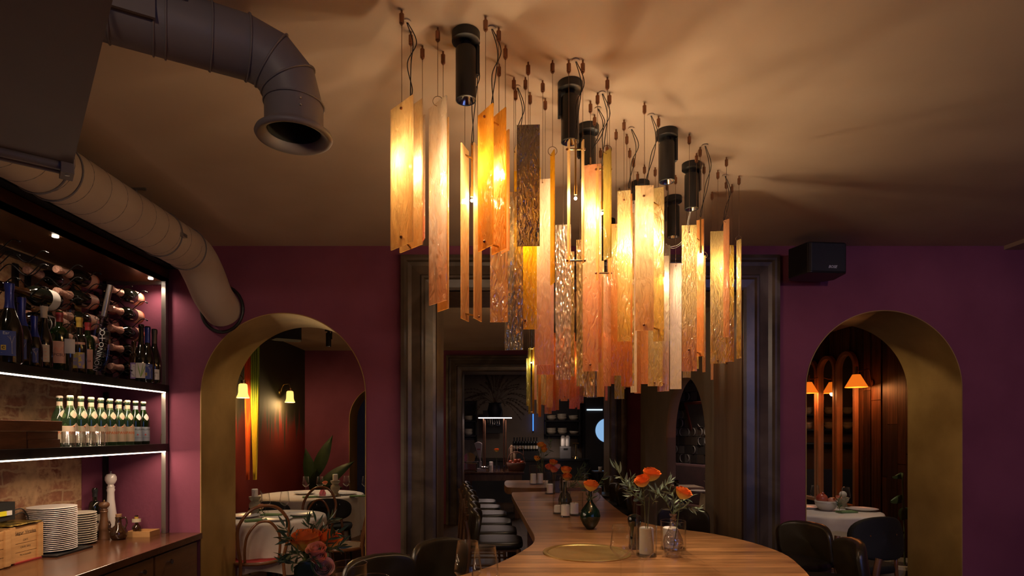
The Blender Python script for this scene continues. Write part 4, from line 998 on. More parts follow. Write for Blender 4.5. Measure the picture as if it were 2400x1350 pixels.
cluster([(1447,1478,447,800,2.50,10,'amberclear'),(1456,1482,455,905,2.62,10,'orange')],(1474,575,2.57),'amber over orange strip lamp, left of the widest glowing strip',GL,[(470,)],(.01,0))
cluster([(1489,1532,435,775,2.37,4,'peachpale'),(1531,1556,440,800,2.47,25,'amberclear')],(1514,553,2.46),'widest and brightest glowing strip lamp right of centre',GL,[(460,),(762,)],(.02,0),power=BULB_W*1.3)
cluster([(1518,1553,650,905,2.95,5,'amberclear'),(1545,1568,600,917,3.02,8,'pinkclear')],(1555,655,2.99),'low-hanging pale amber lamp between the widest strip and the pale pink strip',GL,[(897,)],(.0,0))
cluster([(1598,1633,528,870,2.62,6,'crackred'),(1633,1649,515,835,2.74,40,'orange')],(1642,600,2.72),'rippled amber lamp with a red dipped lower end and an orange strip behind, right side',GL,[(545,),(820,)],(.02,0))
cluster([(1665,1700,542,852,2.98,6,'amberclear'),(1684,1720,575,848,3.10,6,'yelamber')],(1690,630,3.04),'wide pale amber lamp near the right end of the chandelier',GL,[(845,)],(.02,0))
SG=[
(985,995,280,565,2.02,70,'clearred','narrow strip with a red lower end behind the leftmost lamp',0),
(1006,1046,240,710,1.93,52,'clearpink','long clear rippled strip with a pink dipped end, left side',1),
(1026,1051,285,727,2.05,55,'honey','pale honey strip close behind the clear pink-ended one',0),
(1176,1193,310,590,2.02,60,'honey','short honey strip just right of the open-book amber lamp',0),
(1149,1190,400,755,2.12,8,'orangeclear','amber strip turning orange-red below, under the open-book lamp',0),
(1183,1226,450,820,2.20,6,'silver','clear crackled strip with a silvery lower end, left of the yellow lamp',0),
(1206,1211,348,640,2.27,82,'pale','thin pale strip on edge touching the dark olive strip',0),
(1211,1265,293,577,2.11,3,'olive','dark olive sparkling strip facing the camera',0),
(1253,1291,420,855,2.22,6,'pinkclear','pale pinkish rippled strip right of the yellow lamp',0),
(1258,1298,480,878,2.34,6,'pinkred','pink-red dipped strip behind the pale pinkish one',0),
(1291,1299,357,665,2.10,80,'yellow','narrow bright yellow strip on edge hung by a ring',1),
(1302,1338,527,890,2.50,6,'crack','wide sparkling crackled strip turning red below, centre',0),
(1322,1346,590,882,2.62,8,'crackgold','golden crackled strip behind the wide sparkling one',0),
(1351,1368,562,905,2.60,12,'crackgold','narrow golden crackled strip left of the long peach lamp',0),
(1415,1432,353,607,2.20,62,'olivegold','olive-gold rippled strip hung by a ring, slanting lower edge',1),
(1432,1456,525,880,2.58,8,'orange','orange strip right of the narrow honey pair',0),
(1399,1416,612,930,2.75,15,'honey','long honey strip hanging low, centre right of the peach lamp',0),
(1414,1432,640,905,2.72,10,'peach','peach strip hanging low beside the long honey one',0),
(1466,1486,500,905,2.75,20,'crackgold','golden strip half hidden behind the amber and orange lamp',0),
(1478,1492,470,920,2.85,30,'palepink','thin whitish strip left of the widest glowing strip',0),
(1487,1502,700,922,3.00,5,'orange','deep orange strip end, left one under the widest glowing strip',0),
(1502,1519,650,900,2.92,8,'orange','orange strip end right under the widest glowing strip',0),
(1570,1597,617,912,3.04,4,'palepink','smooth pale pink strip with a loop hook, right of centre',0),
(1556,1571,575,800,3.12,25,'silver','narrow silvery strip left of the smooth pale pink one',0),
(1628,1637,640,865,2.80,70,'crackgold','narrow dark golden crackled strip behind the red-dipped lamp',0),
(1647,1653,600,872,2.92,75,'crackred','thin red-ended strip on edge right of the red-dipped lamp',1),
(1696,1709,515,790,2.84,55,'peach','peach strip hung by a ring in front of the wide right-hand lamp',1),
(1711,1720,580,840,3.15,60,'yelamber','narrow yellow strip right behind the peach ring-hung strip',0),
(1727,1737,562,840,3.05,68,'crackgold','rightmost narrow golden strip of the chandelier, hung by a ring',1),
(1666,1672,720,890,3.25,30,'peach','thin peach strip end showing under the wide right-hand lamp',0),
(1600,1619,700,885,3.30,8,'amberclear','small amber strip end below the red-dipped lamp',0),
(1440,1463,700,935,3.20,8,'olivegold','low olive-gold strip end under the middle of the chandelier',0),
(1367,1393,600,930,3.00,8,'crackgold','golden crackled strip behind the long peach lamp',0),
]
for i,(a,b_,c,d,Y,yw,k,lab,rg) in enumerate(SG): single(a,b_,c,d,Y,yw,k,lab,GF,ring=bool(rg))
# chandelier over the far table
GR='glass strips of the far chandelier'; GRL='lit glass lamps of the far chandelier'
cluster([(1239,1243,815,970,5.3,82,'yellowgreen'),(1248,1252,815,970,5.3,82,'yelamber')],(1245,850,5.3),'leftmost lamp of the far chandelier with two yellow strips on edge',GRL,[(818,),(966,)],(.0,0),BULB_FAR)
cluster([(1310,1336,780,935,5.6,5,'orange'),(1314,1330,790,940,5.7,5,'peach')],(1322,800,5.66),'wide orange lamp with a small dark pin in the middle of the far chandelier',GRL,[(929,)],(.0,0),BULB_FAR)
cluster([(1402,1417,770,915,5.9,5,'orange'),(1412,1426,775,905,6.0,5,'redorange')],(1412,790,5.95),'reddish orange lamp right of the middle of the far chandelier',GRL,[(890,)],(.0,0),BULB_FAR)
cluster([(1340,1352,800,955,6.4,5,'redorange'),(1346,1358,805,950,6.5,5,'orange')],(1349,850,6.45),'deep red-orange lamp at the back of the far chandelier',GRL,[(900,)],(.0,0),BULB_FAR)
cluster([(1272,1282,770,950,6.0,5,'amber'),(1278,1290,775,955,6.1,5,'amber')],(1279,830,6.05),'amber lamp left of the middle of the far chandelier',GRL,[(945,)],(.0,0),BULB_FAR)
FG=[(1234,1240,840,951,5.4,20,'yellowgreen','yellow-green crackled'),(1252,1258,830,937,5.6,10,'pinkred','thin pinkish'),(1258,1262,850,969,5.2,60,'pale','thin pale'),(1262,1268,800,977,5.1,40,'orange','lowest-hanging orange'),
(1268,1280,780,948,5.5,5,'amberclear','textured amber'),(1281,1296,775,955,5.5,5,'amber','wide textured amber'),(1276,1293,790,970,5.9,5,'peach','long peach'),(1293,1303,780,963,5.8,5,'redorange','red-orange'),
(1300,1310,790,961,6.1,5,'orange','orange'),(1334,1348,780,958,5.8,5,'redorange','wide red-orange'),(1353,1359,800,959,6.2,5,'redorange','thin red-orange'),(1358,1368,790,945,6.0,5,'crackred','crackled red'),
(1371,1395,800,928,5.4,5,'crackred','crackled peach'),(1375,1401,790,932,5.6,5,'silver','silvery crackled'),(1372,1380,800,928,5.9,5,'honey','honey'),(1418,1424,820,939,6.2,5,'redorange','thin low red'),(1425,1441,790,900,5.8,5,'redorange','bright red-orange end'),(1440,1450,800,905,6.2,5,'peach','peach'),
(1452,1466,780,912,6.1,5,'pinkred','pinkish'),(1466,1480,780,908,6.3,5,'orange','orange'),(1486,1498,790,915,5.9,5,'orange','deep orange'),(1541,1556,800,918,6.2,5,'redorange','low red'),(1521,1536,800,905,6.0,5,'amberclear','pale amber')]
posw=['first','second','third','fourth','fifth','sixth','seventh','eighth','ninth','tenth','eleventh','twelfth','thirteenth','fourteenth','fifteenth','sixteenth','seventeenth','eighteenth','nineteenth','twentieth','twenty-first','twenty-second','twenty-third']
order=sorted(range(len(FG)),key=lambda i:FG[i][0]+FG[i][1])
rank={i:r for r,i in enumerate(order)}
for i,(a,b_,c,d,Y,yw,k,lab) in enumerate(FG): single(a,b_,c,d,Y,yw,k,'%s strip of the far chandelier, %s from the left among unlit strips'%(lab,posw[rank[i]]),GR)
# loose white cable loops near the right-hand spotlight
tag(MB().tube(bez([(PX(1560,3.2),3.2,PZ(571,3.2)),(PX(1575,3.2),3.2,PZ(578,3.2)),(PX(1600,3.2),3.2,PZ(562,3.2)),(PX(1618,3.0),3.0,PZ(490,3.0))]),.0016,5).tube(bez([(PX(1560,3.2),3.2,PZ(573,3.2)),(PX(1580,3.2),3.2,PZ(582,3.2)),(PX(1605,3.2),3.2,PZ(560,3.2)),(PX(1620,3.0),3.0,PZ(490,3.0))]),.0012,5).build('loose_cable',M_white,smooth=True),'loose pale cable loop hanging between chandelier strips below a spotlight','cable')

# ================================================================== LONG TABLE
TZ=.90
def closed_spline(pts,n=6):
    P=[Vector((p[0],p[1],0)) for p in pts]; out=[]; m=len(P)
    for i in range(m):
        p0=P[i-1];p1=P[i];p2=P[(i+1)%m];p3=P[(i+2)%m]
        for k in range(n):
            t=k/n; out.append(.5*((2*p1)+(p2-p0)*t+(2*p0-5*p1+4*p2-p3)*t*t+(3*p1-p0-3*p2+p3)*t**3))
    return [(p.x,p.y) for p in out]
def tabletop(poly,z,th,t,inset=.0):
    b=MB(); b.prism(poly,z-th,z); n=len(poly)
    b.m=[1]*len(b.f); b.m[1]=0
    return b.build('tabletop',[M_table,M_tabledge],t,bevel=.004)
t=thing('dining_table','long curved oak table with a wide rounded near end and a brass well','table',(0,0,0))
OUT=closed_spline([(1.25,2.3),(1.345,2.60),(1.415,2.93),(1.375,3.25),(1.26,3.50),(1.10,3.68),(.97,3.92),(.93,4.3),(.96,5.2),(1.0,5.85),(.96,6.02),(.6,5.95),(.22,5.88),(.145,5.80),(.15,5.3),(.178,4.5),(.205,3.7),(.213,3.4),(.195,3.2),(.14,3.02),(.05,2.80),(-.06,2.60),(-.22,2.40),(-.45,2.22),(-.72,2.0),(-.92,1.65),(-.93,1.2),(-.6,.92),(-.1,.8),(.4,.86),(.8,1.15),(1.08,1.7)],5)
tabletop(OUT,TZ,.052,t)
for (x,y) in ((-.35,1.4),(.55,1.5),(.75,3.0),(.58,4.4),(.58,5.5)):
    MB().lathe([(.0,.0),(.20,.0),(.20,.02),(.06,.05),(.05,.10),(.05,TZ-.12),(.16,TZ-.055),(0,TZ-.052)],28,(x,y,0)).build('pedestal',M_tabledge,t,smooth='auto')
b=MB(); b.lathe([(.216,.0005),(.216,.005),(.206,.008),(.196,.005),(.193,.0045),(.19,.0015),(0,.0012)],56,(.444,2.93,TZ)); b.build('brass_well',M_goldsink,t,smooth='auto')
t=thing('dining_table','second smaller oak table with a rounded corner behind the long one','table',(0,0,0))
tabletop(closed_spline([(.19,6.30),(.6,6.30),(1.05,6.30),(1.12,6.36),(1.12,7.0),(1.07,7.2),(.6,7.25),(.2,7.25),(.10,7.15),(.09,6.5)],5),.905,.075,t)
for x in (.4,.85): MB().box((x-.05,6.7,0),(x+.05,6.85,.83)).build('leg',M_tabledge,t)

# ------------------------------------------------ leather chairs round the table
def leather_chair(m_back):
    t=thing('leather_chair','','chair')
    M=Matrix.Translation((0,.0,.645))@Matrix.Rotation(pi/2,4,'X')
    MB().se(.205,.028,.20,.35,.45,28,10,M).build('seat',M_leather,t,smooth=True)
    Mb=Matrix.Translation((0,-.205,.765))@Matrix.Rotation(radians(-9),4,'X')
    MB().se(.205,.026,.138,.30,.48,32,10,Mb,bend=1.5).build('backrest',m_back,t,smooth=True)
    for s in (-1,1):
        MB().tube([(s*.17,.16,.62),(s*.175,.175,.3),(s*.18,.19,0)],[.019,.016,.012],10).build('leg',M_walnut,t,smooth='auto')
        b=MB(); b.tube(bez([(s*.18,-.27,0),(s*.18,-.235,.35),(s*.18,-.215,.62),(s*.172,-.215,.72),(s*.165,-.235,.83)]),[.013]*8+[.018]*8+[.020]*8+[.017]*9,10); b.build('leg',M_walnut,t,smooth='auto')
        MB().tube([(s*.175,-.22,.28),(s*.175,.17,.28)],.009,8).build('stretcher',M_walnut,t)
    MB().tube([(-.175,.17,.22),(.175,.17,.22)],.009,8).box((-.17,-.2,.60),(.17,.17,.625)).build('seat_frame',M_walnut,t)
    return t
lc=leather_chair(M_olive)
CH=[(-.10,4.60,-pi/2,'nearest of the row along the left side of the table'),(-.13,5.08,-pi/2,'second of the row along the left side of the table'),(-.16,5.56,-pi/2,'third of the row along the left side of the table'),(-.20,6.10,-pi/2,'fourth of the row along the left side of the table'),
(-.26,6.62,-pi/2,'fifth of the row along the left side, beside the second table'),(-.31,7.15,-pi/2,'farthest of the row along the left side, in front of the island'),
(-.21,3.19,-2.3,'right one of the two cut off at the bottom centre'),(-.47,2.75,-2.4,'mostly below the bottom edge, left of its twin'),
(1.22,6.36,pi/2,'nearest of the dark row right of the long table'),(1.22,6.92,pi/2,'second of the dark row along the right side of the table'),(1.36,8.0,pi/2,'third of the dark row on the right, against the far marble'),(1.10,8.55,pi/2,'farthest of the dark row on the right side'),
(1.42,4.60,2.65,'behind the glass vases at the right bend of the table'),(1.91,3.87,1.95,'right of the table, showing its padded front'),(1.82,3.33,1.35,'lowest one at the lower right, seen edge-on')]
for i,(x,y,rz,w) in enumerate(CH):
    o=lc if i==0 else dup(lc,(0,0,0))
    o.location=(x+.10*(1 if i<6 else 0),y,0); o.rotation_euler=(0,0,rz); o['label']='black leather chair, '+w; o['group']='leather chairs round the long table'

# ------------------------------------------------ glassware
GP=[(0,.0035),(.02,.0035),(.037,.001),(.0385,.0025),(.006,.006),(.0038,.012),(.0032,.05),(.0038,.088),(.010,.097),(.028,.112),(.0425,.130),(.0435,.136),(.042,.143),(.0325,.225),(.0317,.225),(.0412,.143),(.0425,.136),(.0415,.131),(.027,.1135),(.008,.1),(0,.098)]
def wineglass(): 
    t=thing('wine_glass','','glass'); 
    MB().lathe(GP,32).build('glass',M_glass,t,smooth=True); MB().tube([(.0323*cos(2*pi*k/32),.0323*sin(2*pi*k/32),.225) for k in range(32)],.0007,5,closed=True).build('rim',M_glassrim,t,smooth=True); return t
wg=wineglass(); FIRST=[True]
def glass(x,y,z,label,group='wine glasses on the oak tables',s=1):
    o=wg if FIRST[0] else dup(wg,(0,0,0)); FIRST[0]=False
    o.location=(x,y,z); o['label']=label; o['group']=group
    o.scale=(s,s,s); return o
glass(.496,2.37,TZ,'large wine glass in front of the brass well, left one of the right-hand pair')
glass(.571,2.32,TZ,'large wine glass in front of the candle vase, right one of the right-hand pair')
glass(-.096,1.95,TZ,'large wine glass at the bottom edge, left one of the overlapping left pair',s=1.06)
glass(-.037,1.90,TZ,'large wine glass at the bottom edge, right one of the overlapping left pair',s=1.03)
glass(.69,4.20,TZ,'wine glass behind the green bulb vase on the oak table')
glass(.56,4.95,TZ,'wine glass halfway down the oak table beside dark green vase')

def cyl_glass(x,y,z,r,h,label,m=None,cat='candle holder',name='glass_cylinder',group=None):
    t=thing(name,label,cat,(x,y,z),0,group)
    MB().lathe([(0,.001),(r,.001),(r,.006),(r,h),(r-.0025,h),(r-.0025,.012),(0,.012)],36).build('glass',m or M_glass,t,smooth='auto')
    MB().tube([(r*cos(2*pi*k/32)-.001,r*sin(2*pi*k/32),h) for k in range(32)],.0012,5,closed=True).build('rim',M_glassrim,t,smooth=True)
    MB().lathe([(0,.0),(r*.98,.0),(r*.98,.008),(0,.010)],32).build('thick_base',M_glassrim,t,smooth='auto')
    return t
def candle(x,y,z,r,h,label,group='pillar candles on the tables'):
    t=thing('pillar_candle',label,'candle',(x,y,z),0,group)
    MB().lathe([(0,0),(r,0),(r,h-.004),(r-.004,h),(r*.5,h-.004),(0,h-.006)],24).build('wax',M_wax,t,smooth='auto'); MB().cyl((0,0,h-.006),(.001,0,h+.006),.0012,5).build('wick',M_ink,t)
# front group on the right
x,y=.722,2.858
cyl_glass(x,y,TZ,.049,.275,'tall clear glass cylinder holding a candle and roses, right of the brass well')
candle(x,y,TZ+.013,.034,.125,'white pillar candle inside the tall cylinder right of the brass well')
MB().lathe([(.0462,.013),(.0462,.15)],32,(x,y,TZ)).build('x',M_glass) if False else None
cyl_glass(.90,3.02,TZ,.063,.145,'wide low clear glass with a candle behind the cut glass decanter')
candle(.885,3.02,TZ+.013,.037,.10,'thick cream candle inside the wide low glass')
t=thing('cut_glass_decanter','cut glass bottle vase with diamond pattern holding one rose','vase',(.844,2.835,TZ))
def cut(a,z): return 1+(.035*abs(sin(6*a+z*75))*1 if .02<z<.12 else 0)
MB().lathe([(0,.002),(.036,.0),(.038,.008),(.045,.05),(.046,.07),(.040,.095),(.026,.125),(.0165,.15),(.014,.17),(.014,.195),(.019,.203),(.0175,.207),(.013,.2)],60,mod=cut).build('glass_body',M_cutglass,t,smooth=True)
t=thing('black_bottle','small black glass bottle half hidden behind the tall candle cylinder','bottle',(.705,3.03,TZ)); MB().lathe([(0,0),(.028,0),(.032,.01),(.026,.06),(.024,.11),(.034,.125),(.036,.155),(.03,.17),(.014,.178),(0,.18)],24).build('glass_body',M_darkglass,t,smooth='auto')
# green bulb vase
t=thing('bulb_vase','dark green glass bulb vase with slim neck holding one orange rose','vase',(.574,3.647,TZ))
MB().lathe([(0,.002),(.022,.0),(.024,.004),(.045,.03),(.060,.062),(.063,.085),(.055,.115),(.034,.145),(.016,.17),(.011,.195),(.010,.235),(.014,.262),(.0125,.262),(.009,.235)],36).build('glass_body',M_vasegreen,t,smooth=True)
# mid table
cyl_glass(.48,4.16,TZ,.037,.275,'tall clear cylinder left of the green bulb vase, nearer of two'); candle(.48,4.16,TZ+.013,.030,.075,'low white candle in the nearer tall cylinder left of the green vase')
cyl_glass(.445,4.33,TZ,.037,.285,'tall clear cylinder left of the green bulb vase, farther of two'); candle(.445,4.33,TZ+.013,.028,.05,'low white candle in the farther tall cylinder left of the green vase')
cyl_glass(.565,4.26,TZ,.055,.16,'wide clear glass with candle just behind the green bulb vase'); candle(.555,4.26,TZ+.013,.032,.075,'white candle in the wide glass behind the green bulb vase')
t=thing('bulb_vase','dark green bottle vase behind the tall cylinders, holding two orange roses','vase',(.53,4.62,TZ)); MB().lathe([(0,0),(.03,0),(.05,.03),(.053,.07),(.04,.11),(.016,.14),(.012,.2),(.015,.21)],28).build('glass_body',M_vasegreen,t,smooth=True)
cyl_glass(.51,5.70,TZ,.05,.21,'tall clear cylinder with candle near the far end of the long table'); candle(.51,5.70,TZ+.013,.030,.085,'white candle in the cylinder near the far end of the long table')
t=thing('square_vase','small black square vase packed with coral roses at the far end of the table','vase',(.56,5.84,TZ)); MB().box((-.055,-.045,0),(.055,.045,.125)).build('vase_body',M_smokeglass,t,bevel=.004)
cyl_glass(.41,6.68,.905,.045,.215,'left clear cylinder with candle on the second table',group='cylinders on the second table'); candle(.41,6.68,.918,.033,.11,'left white candle on the second table')
cyl_glass(.49,6.72,.905,.045,.215,'right clear cylinder with candle on the second table',group='cylinders on the second table'); candle(.49,6.72,.918,.033,.11,'right white candle on the second table')
t=thing('flower_vase','clear vase with yellow-orange roses behind the cylinders on the second table','vase',(.53,6.98,.905)); MB().lathe([(0,0),(.04,0),(.045,.05),(.03,.13),(.034,.17)],24).build('glass_body',M_glass,t,smooth=True)
# lower left group
cyl_glass(-.432,1.73,TZ,.052,.215,'clear hurricane glass at the bottom edge, left one, beside the near bouquet'); cyl_glass(-.34,1.60,TZ,.05,.205,'clear hurricane glass at the bottom edge, right one, barely in the photo')
t=thing('bulb_vase','dark teal glass vase under the near bouquet at the bottom edge','vase',(-.525,1.66,TZ)); MB().lathe([(0,0),(.04,0),(.055,.03),(.058,.08),(.045,.13),(.030,.17),(.033,.20)],32).build('glass_body',M_vasegreen,t,smooth=True)

# ------------------------------------------------ roses and foliage
def rosemat(name,inner,mid,edge):
    m,nt,out,N,L=nodes(name); p=N('ShaderNodeBsdfPrincipled'); L(p.outputs[0],out.inputs[0]); p.inputs['Roughness'].default_value=.55
    uv=N('ShaderNodeUVMap'); sp_=N('ShaderNodeSeparateXYZ'); L(uv.outputs[0],sp_.inputs[0]); nz=N('ShaderNodeTexNoise'); nz.inputs['Scale'].default_value=8; L(uv.outputs[0],nz.inputs['Vector'])
    ad=N('ShaderNodeMath'); ad.operation='MULTIPLY_ADD'; ad.inputs[1].default_value=.35; L(nz.outputs[0],ad.inputs[0]); L(sp_.outputs[1],ad.inputs[2])
    r=N('ShaderNodeValToRGB'); r.color_ramp.elements[0].position=.30; r.color_ramp.elements[0].color=rgba(inner); r.color_ramp.elements[1].position=1.0; r.color_ramp.elements[1].color=rgba(edge); e=r.color_ramp.elements.new(.82); e.color=rgba(mid)
    L(ad.outputs[0],r.inputs[0]); L(r.outputs[0],p.inputs['Base Color']); p.inputs['Subsurface Weight'].default_value=.0; return m
M_rose=rosemat('rose_orange',(.96,.74,.16),(.95,.50,.08),(.90,.24,.035)); M_rosey=rosemat('rose_yellow',(.90,.50,.06),(.92,.45,.05),(.85,.28,.03)); M_rosep=rosemat('rose_coral',(.85,.40,.22),(.85,.28,.16),(.75,.16,.08)); M_rosew=rosemat('carnation_pink',(.90,.80,.60),(.93,.76,.62),(.90,.52,.42)); M_carn=rosemat('carnation_coral',(.95,.56,.32),(.96,.55,.34),(.95,.42,.25))
def rose(px,py,Y,size,m,label,stem_to,tilt=(0,0),open_=1.0,name='rose',seed=0,group=None):
    """bloom of full width `size` (m); stem runs to stem_to"""
    c=at(px,py,Y); R=random.Random(seed+int(px)); t=thing(name,label,'flower',c,0,group)
    Mt=Matrix.Rotation(tilt[0],4,'X')@Matrix.Rotation(tilt[1],4,'Y')
    b=MB(); s=size/2
    layers=[(3,.20,.70,.02),(3,.34,.72,.06),(4,.50,.70,.12),(5,.68,.64,.20),(5,.84,.55,.34),(5,.94,.38,.55)]
    for li,(n,r,h,fl) in enumerate(layers):
        for k in range(n):
            a0=2*pi*k/n+li*.7+R.uniform(-.15,.15); wd=2*pi/n*.78; hh=h*R.uniform(.92,1.08); rr=r*R.uniform(.93,1.05)
            def f(u,v,a0=a0,wd=wd,hh=hh,rr=rr,fl=fl):
                uu=(u-.5)*2; prof=sin(min(v*1.25,1)*pi/2)**.75
                rad=rr*(.12+.88*prof)+fl*open_*max(0,v-.72)**1.2*1.1-rr*.10*uu*uu*v
                z=-.78+(hh+.78)*v*(1-.16*abs(uu)**2.5*v)-fl*open_*.55*max(0,v-.8)
                z+=.02*sin(uu*7+a0*3)*v
                a=a0+uu*wd
                return Mt@(Vector((rad*cos(a),rad*sin(a),z))*s)
            b.grid(f,6,6,uv=True)
    b.build('bloom',m,t,smooth=True)
    for k in range(5):
        a=2*pi*k/5; MB().grid(lambda u,v:Mt@(Vector(((.25+.35*v)*cos(a+(u-.5)*.8*(1-v)),(.25+.35*v)*sin(a+(u-.5)*.8*(1-v)),-.76+.02*v-.1*v*v))*s),2,4).build('sepal',M_stem,t) if k<3 else None
    e=Vector(stem_to)-c; st=Mt@Vector((0,0,-.74*s)); MB().tube(bez([st,(st+e)/2+Vector((0,0,-.01)),e],6),.0022,6).build('stem',M_stem,t,smooth=True)
    return t
def sprig(pts,label,m,leaf=.05,n=14,wd=.22,seed=0,group=None,cat='foliage',name='leaf_sprig',split=2):
    """pts: list of (px,py,Y) from the vase outwards"""
    R=random.Random(seed); P=bez([at(*p) for p in pts],8); c=P[0].copy(); P=[p-c for p in P]
    t=thing(name,label,cat,c,0,group)
    MB().tube(P,[.0019*(1-.6*i/len(P)) for i in range(len(P))],5).build('stem',M_stem,t,smooth=True)
    b=MB(); L_=len(P)-1
    for k in range(n):
        f=(.12+.88*k/(n-1))*L_; i=min(int(f),L_-1); p=P[i].lerp(P[i+1],f-i); tn=(P[i+1]-P[i]).normalized()
        for s_ in range(split if k<n-1 else 1):
            rnd=Vector((R.uniform(-1,1),R.uniform(-1,1),R.uniform(-.6,1))).normalized(); sd=tn.cross(rnd).normalized()*(1 if s_ else -1)
            d=(tn*R.uniform(.5,.9)+sd*.8+Vector((0,0,R.uniform(-.2,.25)))).normalized() if k<n-1 else tn
            ll=leaf*R.uniform(.7,1.15); nn=d.cross(Vector((R.uniform(-1,1),R.uniform(-1,1),R.uniform(-1,1)))).normalized(); up=d.cross(nn)
            def f2(u,v): 
                w_=sin(pi*v**.8)*ll*wd*.5; return p+d*ll*v+nn*(u-.5)*2*w_+up*(abs(u-.5)*w_*1.2-.12*ll*v*v)
            b.grid(f2,2,6)
    b.build('leaves',m,t,smooth=True); return t
vt=(.722,2.858,TZ+.05)
rose(1527,1112,2.84,.086,M_rose,'orange-red rose, upper and rightmost of two in the tall cylinder',vt,(.2,.15))
rose(1505,1128,2.80,.075,M_rose,'orange-yellow rose, lower left of two in the tall cylinder',vt,(.35,-.35),.7)
rose(1601,1156,2.80,.078,M_rose,'single orange rose leaning right out of the cut glass decanter',(.844,2.835,TZ+.03),(.25,.35))
def S_(pts,lab,m=M_leafpale,**k): return sprig(pts,lab,m,**k)
S_([(1508,1178,2.86),(1480,1150,2.84),(1462,1125,2.82),(1443,1098,2.80)],'pale olive sprig reaching far up left from the tall cylinder',leaf=.058,n=11,seed=1)
S_([(1512,1180,2.86),(1500,1150,2.86),(1480,1140,2.88),(1478,1118,2.88)],'short pale olive sprig left of the lower rose',leaf=.045,n=9,seed=2)
S_([(1510,1185,2.86),(1492,1165,2.82),(1478,1160,2.80)],'drooping pale olive sprig at the rim of the tall cylinder',leaf=.045,n=8,seed=3)
S_([(1530,1180,2.86),(1548,1150,2.84),(1572,1128,2.86)],'pale olive sprig between the two rose groups',leaf=.05,n=10,seed=4)
S_([(1576,1205,2.83),(1560,1175,2.82),(1545,1160,2.80),(1535,1150,2.8)],'pale olive sprig leaning left from the cut glass decanter',leaf=.045,n=10,seed=5)
S_([(1577,1205,2.83),(1580,1170,2.84),(1568,1150,2.84)],'upright pale olive sprig in the cut glass decanter',leaf=.045,n=9,seed=6)
S_([(1578,1205,2.83),(1598,1190,2.80),(1620,1188,2.78),(1636,1194,2.76)],'pale olive sprig drooping right from the cut glass decanter',leaf=.048,n=9,seed=7)
S_([(1577,1205,2.83),(1590,1180,2.86),(1605,1172,2.9),(1618,1165,2.9)],'small sprig under the rose of the cut glass decanter',leaf=.04,n=8,seed=8)
rose(1385,1138,3.62,.092,M_rose,'orange rose in the green bulb vase',(.574,3.647,TZ+.1),(.15,.1))
sprig([(1383,1180,3.64),(1392,1150,3.62),(1402,1135,3.62),(1414,1118,3.6)],'small sprig right of the rose in the green bulb vase',M_leaf,leaf=.05,n=7,seed=9)
sprig([(1382,1180,3.64),(1372,1150,3.64),(1360,1135,3.66)],'small sprig left of the rose in the green bulb vase',M_leaf,leaf=.045,n=6,seed=10)
rose(1327,1102,4.55,.085,M_rose,'orange rose, upper of two above the dark green vase mid table',(.53,4.62,TZ+.1),(.2,0)); rose(1329,1118,4.5,.075,M_rose,'orange rose, lower of two above the dark green vase mid table',(.53,4.62,TZ+.1),(.4,0))
for i,p in enumerate(([(1333,1145,4.6),(1350,1115,4.6),(1362,1095,4.6)],[(1333,1145,4.6),(1358,1125,4.62),(1375,1108,4.62)],[(1333,1145,4.6),(1352,1122,4.58),(1372,1092,4.6)])):
    sprig(p,'feathery green sprig mid table, %s of three'%('leftmost','rightmost','middle')[i],M_leaf,leaf=.05,n=14,wd=.12,seed=20+i)
for i,(px,py,m,w) in enumerate(((1288,1094,M_rosep,'left'),(1304,1094,M_rosew,'right'),(1297,1084,M_rose,'top'),(1298,1100,M_rosep,'front'))):
    rose(px,py,5.8 if w!='front' else 5.76,.085,m,'small rose in the square black vase, %s one'%w,(.56,5.84,TZ+.06),(.2,(i-1)*.2))
for i,(px,py,w) in enumerate(((1267,1042,'upper left'),(1275,1054,'right'),(1259,1074,'lowest left'),(1273,1045,'topmost behind'))):
    rose(px,py,6.9+.03*i,.085,M_rosey,'yellow-orange rose on the second table, %s one'%w,(.53,6.98,.98),(.1,(i-1)*.2))
sprig([(1270,1100,6.95),(1276,1070,6.95),(1290,1050,6.95),(1288,1032,6.95)],'dark green sprig right of the yellow roses',M_leaf,leaf=.06,n=9,seed=31)
sprig([(1268,1100,6.95),(1262,1080,6.95),(1266,1060,6.9)],'dark green sprig among the yellow roses',M_leaf,leaf=.06,n=8,seed=32)
